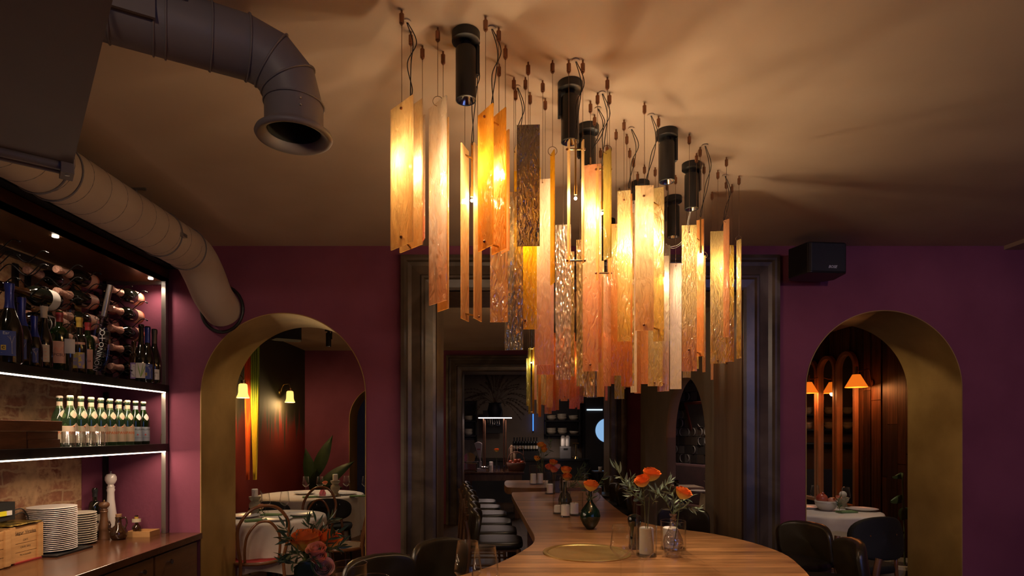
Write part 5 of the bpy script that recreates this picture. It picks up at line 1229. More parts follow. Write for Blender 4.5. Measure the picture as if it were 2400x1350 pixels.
# near bouquet, lower left
va=(-.525,1.66,TZ+.12)
rose(716,1266,1.66,.084,M_rose,'large open orange rose, left of the near bouquet',va,(.12,-.1),1.3)
rose(766,1266,1.70,.080,M_rose,'large open orange rose, right of the near bouquet',va,(.15,.2),1.3)
rose(742,1290,1.58,.05,M_carn,'small coral carnation in front of the near bouquet, upper one',va,(.5,0),1.4,name='carnation')
rose(748,1308,1.57,.04,M_carn,'small coral carnation in front of the near bouquet, lower one',va,(.6,0),1.4,name='carnation')
rose(759,1330,1.57,.050,M_rosew,'pale pink carnation hanging low in the near bouquet',va,(1.0,.3),1.3,name='carnation')
for i,p in enumerate(([(722,1320,1.66),(700,1280,1.64),(680,1255,1.62),(668,1235,1.62)],[(722,1320,1.66),(725,1260,1.68),(722,1225,1.7)],[(722,1320,1.66),(745,1265,1.7),(740,1225,1.72)],[(722,1320,1.66),(765,1270,1.66),(790,1250,1.66)],[(722,1320,1.66),(770,1290,1.62),(798,1280,1.6)],[(722,1320,1.66),(700,1300,1.6),(672,1298,1.58)],[(722,1320,1.66),(735,1300,1.57),(722,1330,1.56)],[(722,1320,1.66),(690,1320,1.58),(668,1318,1.58)],[(722,1320,1.66),(760,1240,1.72),(772,1215,1.74)],[(722,1320,1.66),(690,1270,1.66),(664,1262,1.66)])):
    sprig(p,'dark green leafy sprig of the near bouquet, %s'%('far upper left','upper left of centre','upper centre','upper right','right','middle left','front centre','lower left','topmost right','outer left')[i],M_leaf,leaf=.042,n=9,wd=.2,seed=40+i,group='sprigs of the near bouquet')
b=MB(); b.grid(lambda u,v:at(715,1340,1.55)+Vector(((u-.5)*.06*sin(pi*v)**.6,.01*u,(v-.5)*.06)),6,8); tag(b.build('eucalyptus_leaf',M_leafdark,smooth=True,solid=.0006),'single round dark leaf at the bottom of the near bouquet','leaf')

# ================================================================== LEFT DINING ROOM (through the left arch)
def cloth_table(cx,cy,z,r,drop,label,cloth_label,seed=0,square=False):
    t=thing('dining_table',label,'table',(cx,cy,0)); MB().lathe([(0,z-.03),(r*.97,z-.03),(r*.97,z-.008),(0,z-.008)],40).build('tabletop',M_walnut,t)
    MB().lathe([(0,0),(.25,0),(.25,.02),(.05,.05),(.05,z-.03)],24).build('pedestal',M_black,t,smooth='auto')
    R=random.Random(seed); ph=[R.uniform(0,6) for _ in range(3)]
    b=MB(); N_=96; rows=[(0,z,0),(r*.6,z,0),(r*.93,z,0),(r,z-.004,0),(r+.008,z-.02,.1),(r+.012,z-.08,.4),(r+.02,z-drop*.5,.8),(r+.03,z-drop,1)]
    def rad(rr,f,a): return rr+f*.028*(sin(11*a+ph[0])+.6*sin(17*a+ph[1])+.5*sin(5*a+ph[2]))
    vs=[(rad(rr,f,2*pi*k/N_)*cos(2*pi*k/N_),rad(rr,f,2*pi*k/N_)*sin(2*pi*k/N_),zz+(f*.03*sin(4*2*pi*k/N_+1) if f==1 else 0)) for rr,zz,f in rows for k in range(N_)]
    b.add(vs,[(j*N_+k,j*N_+(k+1)%N_,(j+1)*N_+(k+1)%N_,(j+1)*N_+k) for j in range(len(rows)-1) for k in range(N_)])
    o=b.build('tablecloth',M_cloth,smooth=True); o.location=(cx,cy,0); tag(o,cloth_label,'tablecloth'); return z
cloth_table(-2.02,5.32,.742,.46,.42,'round table hidden under the nearer white cloth in the left arch','white tablecloth on the nearer round table in the left arch',1)
cloth_table(-2.25,7.15,.742,.62,.45,'round table hidden under the farther white cloth in the left arch','white tablecloth on the farther round table in the left arch',2)
Z1=.744
def bent_chair(seatmat,kind='loop'):
    t=thing('bentwood_chair','','chair')
    MB().lathe([(0,.455),(.17,.46),(.195,.452),(.197,.44),(0,.44)],36).build('seat',seatmat,t,smooth='auto')
    MB().tube([(.205*cos(2*pi*k/40),.205*sin(2*pi*k/40),.445) for k in range(40)],.015,8,closed=True).build('seat_ring',M_bent,t,smooth=True)
    outer=[(-.19,-.21,0),(-.175,-.19,.25),(-.165,-.175,.45),(-.19,-.20,.62),(-.19,-.23,.76),(-.11,-.255,.88),(0,-.262,.915),(.11,-.255,.88),(.19,-.23,.76),(.19,-.20,.62),(.165,-.175,.45),(.175,-.19,.25),(.19,-.21,0)]
    MB().tube(bez(outer,6),.0135,8).build('back_loop',M_bent,t,smooth=True)
    inner=[(-.13,-.16,.46),(-.135,-.185,.58),(-.12,-.205,.68),(-.06,-.22,.765),(0,-.225,.785),(.06,-.22,.765),(.12,-.205,.68),(.135,-.185,.58),(.13,-.16,.46)]
    MB().tube(bez(inner,5),.011,8).build('inner_loop',M_bent,t,smooth=True)
    for s in (-1,1): MB().tube(bez([(s*.15,.13,.44),(s*.17,.16,.22),(s*.185,.19,0)],5),[.015]*5+[.013]*6,8).build('leg',M_bent,t,smooth=True)
    MB().tube([(.155*cos(2*pi*k/32),.155*sin(2*pi*k/32),.22) for k in range(32)],.009,7,closed=True).build('leg_ring',M_bent,t,smooth=True)
    return t
c1=bent_chair(M_fabricred); tag(c1,'bentwood chair with red seat at the left edge of the left arch','chair','bentwood chairs in the left dining room'); c1.location=(PX(575,4.98),4.98,0); c1.rotation_euler=(0,0,-.5)
c1.location=(-1.985,4.90,0); c1.rotation_euler=(0,0,.6)
c2=bent_chair(M_tan); tag(c2,'bentwood chair with wide looped back between the two white tables','chair','bentwood chairs in the left dining room'); c2.location=(-1.93,6.0,0); c2.rotation_euler=(0,0,2.85)
c3=dup(c2,(-1.42,5.45,0),1.8,'bentwood chair seen from the side near the right edge of the left arch')
def velvet(label,x,y,rz,w=.23,h=.13,zc=.70,m=M_velvet,group='black velvet chairs'):
    t=thing('upholstered_chair',label,'chair',(x,y,0),rz,group)
    MB().se(w,.03,h,.3,.75,32,10,Matrix.Translation((0,-.22,zc))@Matrix.Rotation(radians(-8),4,'X'),bend=1.2).build('backrest',m,t,smooth=True)
    MB().se(.22,.035,.21,.35,.6,28,8,Matrix.Translation((0,0,.44))@Matrix.Rotation(pi/2,4,'X')).build('seat',m,t,smooth=True)
    for sx in (-1,1):
        MB().tube([(sx*.17,.15,.42),(sx*.19,.18,0)],[.014,.010],8).build('leg',M_black,t,smooth=True); MB().tube([(sx*.12,-.21,.72),(sx*.15,-.19,.42),(sx*.19,-.22,0)],[.013,.014,.010],8).build('leg',M_bent,t,smooth=True)
    return t
velvet('black upholstered chair in front of the farther white table, right one',-1.85,6.62,.1,.24,.12,.66)
velvet('black upholstered chair in front of the farther white table, left one',-2.42,6.45,.0,.22,.11,.66)
G2='place settings in the left dining room'
def plate_on(x,y,z,label,R=.125,group=G2):
    o=plate_mesh(R,.016,M_white); o.location=(x,y,z); return tag(o,label,'plate',group)
def napkin(x,y,z,rz,label,group=G2):
    o=MB().box((-.09,-.045,0),(.09,.045,.008)).box((-.085,-.04,.008),(.088,.042,.015)).build('napkin',M_sage,bevel=.004); o.location=(x,y,z); o.rotation_euler=(0,0,rz); return tag(o,label,'napkin',group)
def on(px,py,z): Y=(EYE-z)*F/(py-CY); return PX(px,Y),Y
def put(px,py,z=Z1): x,y=on(px,py,z); return x,y,z
x,y,z=put(704,1211); napkin(x,y,z,.1,'green napkin lying under the right plate on the nearer table'); plate_on(x,y,z+.016,'white plate lying on a green napkin, right side of the nearer table')
plate_on(*put(650,1219),'white plate at the front of the nearer table'); plate_on(*put(575,1212),'white plate at the left of the nearer table'); x,y,z=put(600,1221); napkin(x,y,z,.5,'green napkin at the left front of the nearer table')
x,y,z=put(636,1208); napkin(x,y,z,-.2,'green napkin behind the front plate of the nearer table')
GG='wine glasses on the white tables'
for px,py,l in ((667,1210,'nearer table, rightmost'),(622,1214,'nearer table, beside the candle pot'),(604,1207,'nearer table, behind the carnation')): glass(*put(px,py),'wine glass on the '+l,GG,.98)
for px,py,l in ((717,1160,'farther table, leftmost'),(750,1160,'farther table, behind the carnation'),(812,1158,'farther table, right of the candle pot'),(856,1159,'farther table, at the wall edge')): glass(*put(px,py),'wine glass on the '+l,GG,.98)
plate_on(*put(714,1158),'white plate at the left of the farther table'); plate_on(*put(763,1164),'white plate at the front of the farther table'); plate_on(*put(812,1159),'white plate at the right of the farther table')
x,y,z=put(728,1166); napkin(x,y,z,.4,'green napkin at the left front of the farther table'); x,y,z=put(838,1164); napkin(x,y,z,.1,'green napkin at the right of the farther table')
def candle_pot(x,y,z,label,cl,s=1,m=M_stone):
    t=thing('candle_pot',label,'candle holder',(x,y,z))
    MB().lathe([(r*s,h*s) for r,h in [(0,0),(.055,0),(.056,.012),(.036,.03),(.034,.045),(.052,.075),(.055,.10),(.045,.125),(.033,.135),(.050,.155),(.056,.17),(.055,.18),(0,.176)]],28).build('pot_body',m,t,smooth='auto')
    candle(x,y,z+.18*s,.030*s,.075*s,cl)
x,y,z=put(783,1163); candle_pot(x,y+.05,z,'carved stoneware candle pot on the farther table','white candle on the pot of the farther table',1.0)
x,y,z=put(597,1208); candle_pot(x-.02,y+.05,z,'stoneware candle pot on the nearer table behind the red-seated chair','white cone candle on the pot of the nearer table',.92)
rose(612,1188,5.25,.06,M_carn,'coral carnation on the nearer table',(PX(620,5.25),5.25,Z1+.03),(.4,0),1.4,name='carnation'); rose(762,1132,6.9,.06,M_carn,'coral carnation on the farther table',(PX(756,6.9),6.9,Z1+.03),(.3,0),1.4,name='carnation')
t=thing('bud_vase','small pink glass bud vase on the farther table','vase',(PX(756,6.9),6.9,Z1)); MB().lathe([(0,0),(.035,0),(.04,.04),(.025,.07),(.02,.09)],20).build('glass_body',clear('pink_glass',(.7,.35,.42),.6,.03,.1),t,smooth=True)
t=thing('bud_vase','small clear bud vase with greenery on the nearer table','vase',(PX(620,5.25),5.25,Z1)); MB().lathe([(0,0),(.03,0),(.035,.03),(.03,.06)],20).build('glass_body',M_glass,t,smooth=True)
sprig([(620,1208,5.25),(615,1196,5.2),(606,1196,5.18)],'small greenery on the nearer table',M_leaf,leaf=.035,n=7,seed=60)
# hanging dripped textile in glowing yellow, orange and green
t=thing('dripped_textile','long narrow hanging textile streaked yellow, orange and green, left arch','wall hanging',(-2.98,7.15,0))
M_yarn=dripmat('streaked_yarn',(.30,.42,.05),(.95,.70,.05),(.85,.60,.04),26,(1.3,2.6)); M_yarnr=dripmat('streaked_yarn_red',(.75,.10,.02),(.92,.16,.03),(.9,.3,.03),22,(1.2,2.3))
def yarn(x0,x1,ph,m,nm):
    def f(u,v):
        z=.92+1.7*v; wv=.018*sin(u*26+ph); wd=(.35+.65*min(v*1.6,1)); return ((x0+(x1-x0)*(.5+(u-.5)*wd)),wv,z)
    MB().grid(f,30,16).build(nm,m,t,smooth=True,solid=.006)
yarn(.00,.10,0,M_yarn,'yellow_strands'); yarn(-.075,.005,1,M_yarnr,'red_strands')
MB().cyl((-.12,0,2.63),(.12,0,2.63),.008,8).build('hanging_rod',M_brass,t)
# wall lamps
def glass_lamp(x,y,z,label,power=4):
    t=thing('wall_lamp',label,'lamp',(x,y,z),0,'frosted glass wall lamps')
    MB().lathe([(0,-.002),(.045,-.002),(.045,.008),(.02,.018),(0,.02)],24,M=Matrix.Translation((-3.12-x,0,.07))@Matrix.Rotation(pi/2,4,'Y')).build('wall_plate',M_brass,t,smooth='auto')
    d=-3.12-x
    MB().tube(bez([(d+.015,0,.07),(d*.65,0,.17),(d*.2,0,.185),(0,0,.15),(0,0,.10)],6),.006,8).build('arm',M_brass,t,smooth=True)
    MB().cyl((0,0,.075),(0,0,.125),.026,18).build('shade_fitter',M_brass,t,smooth='auto')
    MB().lathe([(.032,.085),(.046,.075),(.050,.04),(.052,-.02),(.058,-.045),(.072,-.075),(.070,-.08),(.055,-.05),(.049,-.02),(.046,.04),(.03,.08)],28,mod=lambda a,z:1+(.03*cos(10*a) if z<-.03 else .008*cos(10*a))).build('glass_shade',M_lampglass,t,smooth=True)
    MB().ball((0,0,0),.022).build('bulb',M_lampin,t,smooth=True); light('wall_lamp_bulb','POINT',(x,y,z-.11),power,(1,.62,.25),.03)
glass_lamp(-2.97,8.48,2.0,'yellowish glass wall lamp on the dark dripping wall, right one',14)
glass_lamp(-2.93,6.82,1.97,'yellowish glass wall lamp left of the streaked textile, partly behind the arch',14)
sp2=dup(sp,(PX(770,7.6),7.6,CEIL-.24+.24),0,'black cylindrical ceiling spotlight seen through the left arch'); light('spot_beam','SPOT',(PX(770,7.6),7.6,CEIL-.24),34,(1,.84,.66),.02,spot=75,blend=.8)
light('spot_beam','SPOT',(-2.0,5.5,CEIL-.24),20,(1,.84,.66),.02,spot=65,blend=.8)
def speaker(x,y,z,label,s=1,rz=0,logo=False):
    t=thing('wall_speaker',label,'speaker',(x,y,z),rz)
    poly=[(-.19,.05),(-.155,-.13),(-.13,-.145),(.13,-.145),(.155,-.13),(.19,.05),(.14,.12),(-.14,.12)]
    M=Matrix.Scale(s,4)
    MB().prism(poly,-.115,.115,M=M).build('cabinet',M_black if logo else M_blackmat,t,bevel=.006)
    gr=[(-.150,-.137),(-.135,-.152),(.135,-.152),(.150,-.137),(.15,-.12),(-.15,-.12)]; MB().prism(gr,-.105,.105,M=M).build('grille',mat('speaker_grille_%d'%int(s*10),(.012,.012,.013),rough=.6),t,bevel=.004)
    MB().box((-.03*s,.12*s,-.04*s),(.03*s,.2*s,.04*s)).build('bracket',M_black,t)
    if logo: text('BOSE',.028*s,t,M_greyink,loc=(.03*s,-.1535*s,-.072*s),rot=(pi/2,0,0),shear=.35,bold=.0008)
speaker(PX(1908,4.02),4.0,PZ(616,4.0),'black wall speaker under the ceiling right of the marble doorway',.88,.10,True)
speaker(-2.45,6.9,CEIL-.15,'black speaker hanging high inside the left arch',.9,.5)
# strelitzia-like plant
t=thing('potted_plant','tall dark broad-leaved plant in the corner behind the farther white table','plant',(-2.82,9.05,0))
MB().lathe([(0,0),(.15,0),(.19,.34),(.17,.34),(.16,.3),(0,.3)],24).build('pot',M_terra,t,smooth='auto')
def bigleaf(b,base,tip,w):
    base=Vector(base);tip=Vector(tip);d=tip-base;sd=d.cross(Vector((0,1,0))).normalized()
    b.grid(lambda u,v: base+d*v+sd*(u-.5)*2*w*sin(pi*v**.75)+Vector((0,.04*abs(u-.5),-.10*v*v)),4,10)
for (bs,tp,w) in (((0,0,.75),(.30,.0,1.55),.10),((.05,0,.6),(.62,.1,1.15),.09),((0,0,.6),(-.12,.0,1.35),.10),((0,0,.5),(.12,-.2,1.05),.09),((.1,.1,.5),(.45,0,.75),.08)):
    b=MB(); bigleaf(b,bs,tp,w); b.build('leaf',M_leafdark,t,smooth=True); MB().tube([(0,0,.3),bs],.008,6).build('stalk',M_leafdark,t)

# ================================================================== MIRROR ROOM (through the right arch)
cloth_table(3.15,5.72,.742,.50,.5,'round table hidden under the white cloth in the right arch','white tablecloth on the round table in the right arch',5)
velvet('black rounded upholstered chair in front of the white table in the right arch',2.88,4.70,.25,.25,.165,.69)
t=thing('fruit_bowl','wide white speckled bowl of fruit on the right arch table','bowl',(*on(1937,1196,Z1),Z1)); MB().lathe([(0,.004),(.05,0),(.075,.02),(.098,.06),(.104,.095),(.099,.095),(.09,.06),(.06,.02),(0,.014)],36).build('bowl_body',M_cream,t,smooth=True)
bx,by=on(1937,1196,Z1)
def fruit(name,label,dx,dy,dz,r,m,crown=True):
    t=thing(name,label,'fruit',(bx+dx,by+dy,Z1+dz)); MB().ball((0,0,0),r,20,14,sq=(1,1,.93)).build('fruit_body',m,t,smooth=True)
    if crown: MB().lathe([(.008,-.003),(.008,.006),(.013,.014)],8,(0,0,0),Matrix.Rotation(radians(60 if dx>0 else 20),4,'X')@Matrix.Translation((0,0,r*.9))).build('crown',m,t)
    return t
fruit('pomegranate','red pomegranate, highest in the white bowl',-.045,0,.115,.052,M_pom); fruit('pomegranate','pale pink pomegranate with its crown turned to the viewer in the white bowl',.035,-.03,.092,.040,mat('pomegranate_pale',(.62,.20,.12),(.72,.34,.22),8,rough=.35)); fruit('orange','small orange at the right of the white bowl',.07,.01,.098,.028,M_orange,False)
x,y,z=put(1984,1201); napkin(x,y,z,.2,'green napkin in front of the fruit bowl','place settings in the right arch'); plate_on(*put(2020,1196),'white plate at the right of the table in the right arch',.14,'place settings in the right arch'); plate_on(*put(1895,1191),'white plate at the left edge of the table in the right arch',.12,'place settings in the right arch')
glass(*put(1982,1197),'wine glass right of the fruit bowl',GG); glass(*put(1910,1191),'wine glass left of the fruit bowl',GG)
x,y,z=put(1984,1193); t=thing('candle_pot','grey stoneware pot with white ball candle on the right arch table','candle holder',(x,y+.06,z)); MB().lathe([(0,0),(.055,0),(.035,.04),(.03,.05),(.05,.075),(.055,.1),(.05,.11),(0,.1)],24).build('pot_body',M_stone,t,smooth='auto')
t=thing('ball_candle','white rounded candle on the stoneware pot in the right arch','candle',(x,y+.06,z+.135)); MB().ball((0,0,0),.035,16,10).build('wax',M_wax,t,smooth=True)
rose(1965,1166,5.55,.05,M_carn,'coral carnation right of the fruit bowl',(PX(1968,5.55),5.55,Z1+.02),(.3,.1),1.4,name='carnation'); sprig([(1968,1192,5.55),(1965,1180,5.5),(1968,1170,5.5)],'small greenery right of the fruit bowl',M_leaf,leaf=.05,n=6,seed=71)
t=thing('plant_pot','cream terracotta pot with soil and a leafy plant at the edge of the right arch','plant',(3.42,4.99,0))
MB().lathe([(0,0),(.14,0),(.19,.32),(.215,.345),(.225,.375),(.215,.40),(.197,.405),(.19,.385),(.18,.36)],40).build('pot',M_terra,t,smooth='auto'); MB().lathe([(0,.377),(.1,.383),(.185,.365)],24).build('soil',M_soil,t)
MB().tube(bez([(.02,0,.3),(.03,.02,.7),(0,0,1.15)]),.008,6).build('stem',M_stem,t,smooth=True)
for bs,tp,w in (((0,0,.9),(-.10,-.02,1.02),.055),((0,0,.75),(.1,0,.95),.06),((0,0,.6),(-.07,-.05,.72),.05),((0,0,1.1),(-.06,0,1.22),.05)):
    b=MB(); bigleaf(b,bs,tp,w); b.build('leaf',M_leaf,t,smooth=True)
# arched mirrors along the plank wall
def mirror(y0,y1,zt,label):
    t=thing('arched_mirror',label,'mirror',(XM-.004,(y0+y1)/2,0),0,'arched mirrors on the plank wall'); hw=(y1-y0)/2; z0=.55; zs=zt-hw
    def outline(w): return [(-w,z0+(hw-w))]+[(-w*cos(pi*k/24),zs+w*sin(pi*k/24)) for k in range(25)]+[(w,z0+(hw-w))]
    o=outline(hw); i=outline(hw-.045); n=len(o)
    b=MB()
    for j in range(n):
        k=(j+1)%n
        a,c,d,e=o[j],o[k],i[k],i[j]
        b.add([(-.002,a[0],a[1]),(-.002,c[0],c[1]),(-.05,c[0],c[1]),(-.05,a[0],a[1]),(-.05,e[0],e[1]),(-.05,d[0],d[1]),(-.012,d[0],d[1]),(-.012,e[0],e[1])],[(0,1,2,3),(3,2,5,4),(4,5,6,7)])
    b.build('frame',M_mirframe,t,bevel=.003)
    g=MB(); g.add([(-.014,p[0],p[1]) for p in i],[tuple(range(n))]); g.build('mirror_pane',M_mirror,t)
mirror(7.22,7.64,2.51,'arched mirror with brown frame nearest the camera, right of the other two'); mirror(7.66,8.08,2.51,'middle arched mirror with brown frame on the plank wall'); mirror(8.10,8.52,2.51,'farthest arched mirror, cut off by the purple wall')
def cone_lamp(y,label,p):
    z=2.10; x=4.24
    t=thing('wall_lamp',label,'lamp',(x,y,z),0,'orange cone wall lamps')
    MB().lathe([(0,0),(.04,0),(.04,.01),(0,.014)],20,M=Matrix.Translation((XM-x,0,-.02))@Matrix.Rotation(-pi/2,4,'Y')).build('wall_plate',M_copper,t)
    MB().tube(bez([(XM-x-.01,0,-.02),(XM-x-.02,0,.10),(.14,0,.14),(.06,0,.12),(0,0,.12)],6),.006,8).build('arm',M_copper,t,smooth=True)
    MB().cyl((0,0,.07),(0,0,.17),.016,12).build('brass_holder',M_brass,t,smooth='auto')
    MB().lathe([(.042,.075),(.122,-.075),(.119,-.075),(.039,.073),(0,.073)],32).build('cone_shade',M_lampglass_lit,t,smooth='auto')
    MB().ball((0,0,-.01),.028).build('bulb',M_lampin,t,smooth=True); light('wall_lamp_bulb','POINT',(x,y,z-.085),p,(1,.36,.10),.03)
cone_lamp(6.98,'orange cone wall lamp on the plank wall, right one in front of the arched mirror',5); cone_lamp(8.05,'orange cone wall lamp on the plank wall, left one partly behind the wall edge',4)
light('spot_beam','SPOT',(3.2,5.7,CEIL-.24),22,(1,.84,.68),.02,spot=60,blend=.8)
# shelving reflected in the mirrors
t=thing('dark_shelving','dark shelving with white bowls on the end wall of the mirror room','shelving',(0,0,0)); X0,X1_,YS=2.9,4.25,9.78
MB().box((X0,YS-.35,0),(X1_,YS-.31+.04,.9)).build('base_cupboard',M_dark,t)
for z in (1.30,1.52,1.76): MB().box((X0,YS-.3,z),(X1_,YS,z+.025)).build('shelf',M_dark,t)
MB().box((X0,YS-.3,1.3),(X0+.03,YS,2.1)).build('side',M_dark,t)
def bowl_stack(x,y,z,n,label,r=.075,m=M_cream,group='bowls on the dark shelves'):
    for k in range(n):
        o=MB().lathe([(0,.004),(r*.55,0),(r*.85,.03),(r,.075),(r*.96,.075),(r*.8,.034),(0,.01)],24).build('bowl',m,smooth=True); o.location=(x+.004*sin(k*3),y,z+.034*k); o.rotation_euler=(.03*sin(k*5),.05*cos(k*4),0)
        tag(o,'%s, %s one'%(label,('bottom','middle','upper','top')[k] if n>2 else ('bottom','top')[k]),'bowl',group)
for i,(x,z) in enumerate(((3.1,1.546),(3.4,1.546),(3.75,1.546),(3.1,1.786),(3.4,1.786),(3.75,1.786))): bowl_stack(x,YS-.16,z,2,'white bowl %s stack of the %s shelf in the mirror room'%(('left','middle','right')[i%3],('lower','upper')[i//3]))

# ================================================================== ALCOVE BEHIND THE SIDE ARCH
t=thing('banquette','dark red velvet banquette in front of the tiled wall','sofa',(0,0,0))
d=Vector((.73,-1.67,0)).normalized(); nn=Vector((d.y,-d.x,0)); p=Vector((2.80,9.35,0))
if nn.dot(Vector((-1,-1,0)))<0: nn=-nn
M=Matrix(((d.x,nn.x,0,0),(d.y,nn.y,0,0),(0,0,1,0),(0,0,0,1))); M=Matrix.Translation(p)@M
MB().box((-.1,.06,.42),(1.45,.20,1.02),M).build('backrest',M_redsofa,t,bevel=.03); MB().box((-.1,.06,.12),(1.45,.30,.44),M).build('seat',M_redsofa,t,bevel=.03)
t=thing('tilted_mirror','slanted dark red framed mirror with flat grey pane leaning off the tiled wall','wall_mirror',(0,0,0))
Mp=Matrix.Translation(p)@Matrix(((d.x,nn.x,0,0),(d.y,nn.y,0,0),(0,0,1,0),(0,0,0,1)))@Matrix.Translation((.62,.05,1.70))@Matrix.Rotation(radians(-16),4,'X')
MB().box((-.23,0,-.26),(-.19,.03,.26),Mp).box((.19,0,-.26),(.23,.03,.26),Mp).box((-.19,0,.22),(.19,.03,.26),Mp).box((-.19,0,-.26),(.19,.03,-.22),Mp).build('frame',M_redframe,t,bevel=.003); MB().box((-.19,.0,-.22),(.19,.012,.22),Mp).build('pane',mat('dim_pane',(.10,.085,.075),rough=.2),t)  # mirror pane: its dim reflection is put in as flat grey
t=thing('cloth_covered_table','square table with white cloth beyond the side arch, right of the banquette','table',(2.95,7.15,0))
MB().box((-.35,-.35,.70),(.35,.35,.735)).build('tabletop',M_walnut,t); MB().box((-.04,-.04,0),(.04,.04,.7)).build('leg',M_black,t)
b=MB(); N_=24
def sq(k,e,z,w=0): 
    u=k/N_*4; i=int(u)%4; f=u-int(u); c=[(-1,-1),(1,-1),(1,1),(-1,1)]; a,c2=c[i],c[(i+1)%4]; x=a[0]+(c2[0]-a[0])*f; y=a[1]+(c2[1]-a[1])*f; wv=1+w*(.05*cos(2*pi*f)) ; return (x*e*wv,y*e*wv,z-(w*.10*abs(f-.5)*-2 if 0 else 0)-w*.1*(abs(f-.5)*2)**2)
vs=[(0,0,.742)]+[sq(k,.36,.742) for k in range(N_)]+[sq(k,.365,.72) for k in range(N_)]+[sq(k,.39,.30,1) for k in range(N_)]
fs=[(0,1+k,1+(k+1)%N_) for k in range(N_)]+[(1+j*N_+k,1+j*N_+(k+1)%N_,1+(j+1)*N_+(k+1)%N_,1+(j+1)*N_+k) for j in range(2) for k in range(N_)]
b.add(vs,fs); o=b.build('tablecloth',M_cloth); o.location=(2.95,7.15,0); tag(o,'white tablecloth with hanging corner seen through the side arch','tablecloth')
glass(*put(1657,1150),'wine glass on the white table beyond the side arch',GG); plate_on(*put(1638,1153),'white plate on the table beyond the side arch',.11,'alcove table setting')
t=thing('side_table','narrow dark table with glasses in front of the banquette','table',(0,0,0)); xa,ya=2.48,7.85; MB().box((xa-.13,ya-.2,.755),(xa+.2,ya+.2,.78)).build('tabletop',M_beige,t); MB().box((xa-.05,ya-.05,0),(xa+.02,ya+.05,.755)).build('leg',M_black,t)
tag(MB().lathe([(0,0),(.03,0),(.036,.08),(.034,.08),(.03,.008)],20,(xa-.1,ya,.78)).build('water_glass',M_smokeglass,smooth=True),'dark tumbler on the narrow table in front of the banquette','glass')
light('spot_beam','SPOT',(3.6,8.7,CEIL-.2),30,(1,.84,.68),.02,spot=80,blend=.8); light('spot_beam','SPOT',(2.85,8.2,CEIL-.2),40,(1,.80,.62),.02,spot=85,blend=.8); light('spot_beam','SPOT',(1.9,7.9,CEIL-.05),16,(1,.78,.58),.02,rot=(0,radians(25),0),spot=60,blend=.6)  # first spot is added, without fixture, to light the mirrored shelving

# ================================================================== KITCHEN AND ISLAND BEYOND THE SECOND DOORWAY
ZI=.80
t=thing('kitchen_island','wooden island with thick legs beyond the far marble doorway','island',(0,0,0))
MB().box((-.62,10.2,ZI-.035),(.47,11.2,ZI)).build('worktop',M_counter,t,bevel=.004); MB().box((-.58,10.25,ZI-.15),(.43,11.15,ZI-.035)).build('apron',M_walnut,t)
for x in (-.52,.36):
    for y in (10.3,11.05): MB().box((x-.05,y-.05,0),(x+.05,y+.05,ZI-.15)).build('leg',M_walnut,t)
YI=10.6
def ip(px,Y=YI): return PX(px,Y)
# lit display canopy
t=thing('lit_canopy','copper-framed serving canopy with a bright strip light on the island','canopy',(0,0,0))
for px,Y in ((1133,10.45),(1181,10.45),(1137,10.9),(1186,10.9)): MB().cyl((PX(px,Y),Y,ZI),(PX(px,Y),Y,1.74),.012,10).build('post',M_copper,t,smooth='auto')
MB().box((ip(1121),10.40,1.74),(ip(1199),10.95,1.765)).build('top',M_dark,t); MB().box((ip(1122),10.385,1.735),(ip(1199),10.40,1.75)).build('strip_light',M_ledp,t)
light('canopy_strip','AREA',(ip(1160),10.6,1.725),5,(1,.72,.62),.5,.4)
# balance scale
t=thing('shop_scale','old grey enamel fan-shaped shop scale on the island','scale',(ip(1126,10.5),10.5,ZI))
fan=[(0,.16)]+[(.17*sin(a)*1.0-.04,.16+.36*cos(a)) for a in [(-.42+.84*k/10) for k in range(11)]]
MB().prism([(x,z) for x,z in fan],-.03,.03,M=Matrix(((1,0,0,0),(0,0,1,0),(0,1,0,0),(0,0,0,1)))).build('dial_head',M_scale,t,bevel=.006); MB().box((-.06,-.034,.38),(.0,-.031,.40)).build('dial_window',M_red,t)
MB().box((-.08,-.09,0),(.10,.09,.05)).box((-.02,-.02,.05),(.02,.02,.18)).build('base',M_scale,t,bevel=.004); MB().lathe([(0,.07),(.09,.07),(.10,.08)],24,(.08,0,0)).build('pan',M_chrome,t)
t=thing('meat_slicer','chrome meat slicer at the left end of the island','slicer',(ip(1103,10.4),10.4,ZI))
MB().box((-.13,-.09,.02),(.12,.09,.16)).build('housing',M_chrome,t,bevel=.02); MB().lathe([(0,-.01),(.10,-.008),(.10,.0),(0,.004)],32,M=Matrix.Translation((-.02,-.02,.24))@Matrix.Rotation(radians(70),4,'X')).build('blade',M_chrome,t,smooth='auto'); MB().box((-.15,-.05,.17),(.14,.07,.18)).build('carriage',M_greysteel,t,bevel=.004); MB().cyl((.10,0,.18),(.10,0,.28),.012,10).build('handle',M_black,t)
for x in (-.11,.10): MB().cyl((x,-.05,0),(x,-.05,.02),.012,8).build('foot',M_black,t)
t=thing('wicker_basket','wicker basket with arched handles holding red apples on the island','basket',(ip(1210),YI,ZI))
MB().lathe([(0,0),(.13,0),(.16,.08),(.175,.15),(.168,.15),(.15,.08),(0,.012)],36,mod=lambda a,z:1+.015*cos(24*a)).build('basket_body',M_wicker,t,smooth=True)
MB().tube(bez([(-.16,0,.13),(-.12,0,.28),(0,0,.34),(.12,0,.28),(.16,0,.13)]),.009,8).build('handle',M_wicker,t,smooth=True)
for s in (-1,1): MB().tube(bez([(s*.02,.06,.3),(s*.03,.06,.40),(s*.09,.06,.43),(s*.13,.06,.38),(s*.13,.06,.28)]),.007,8).build('handle',M_wicker,t,smooth=True)
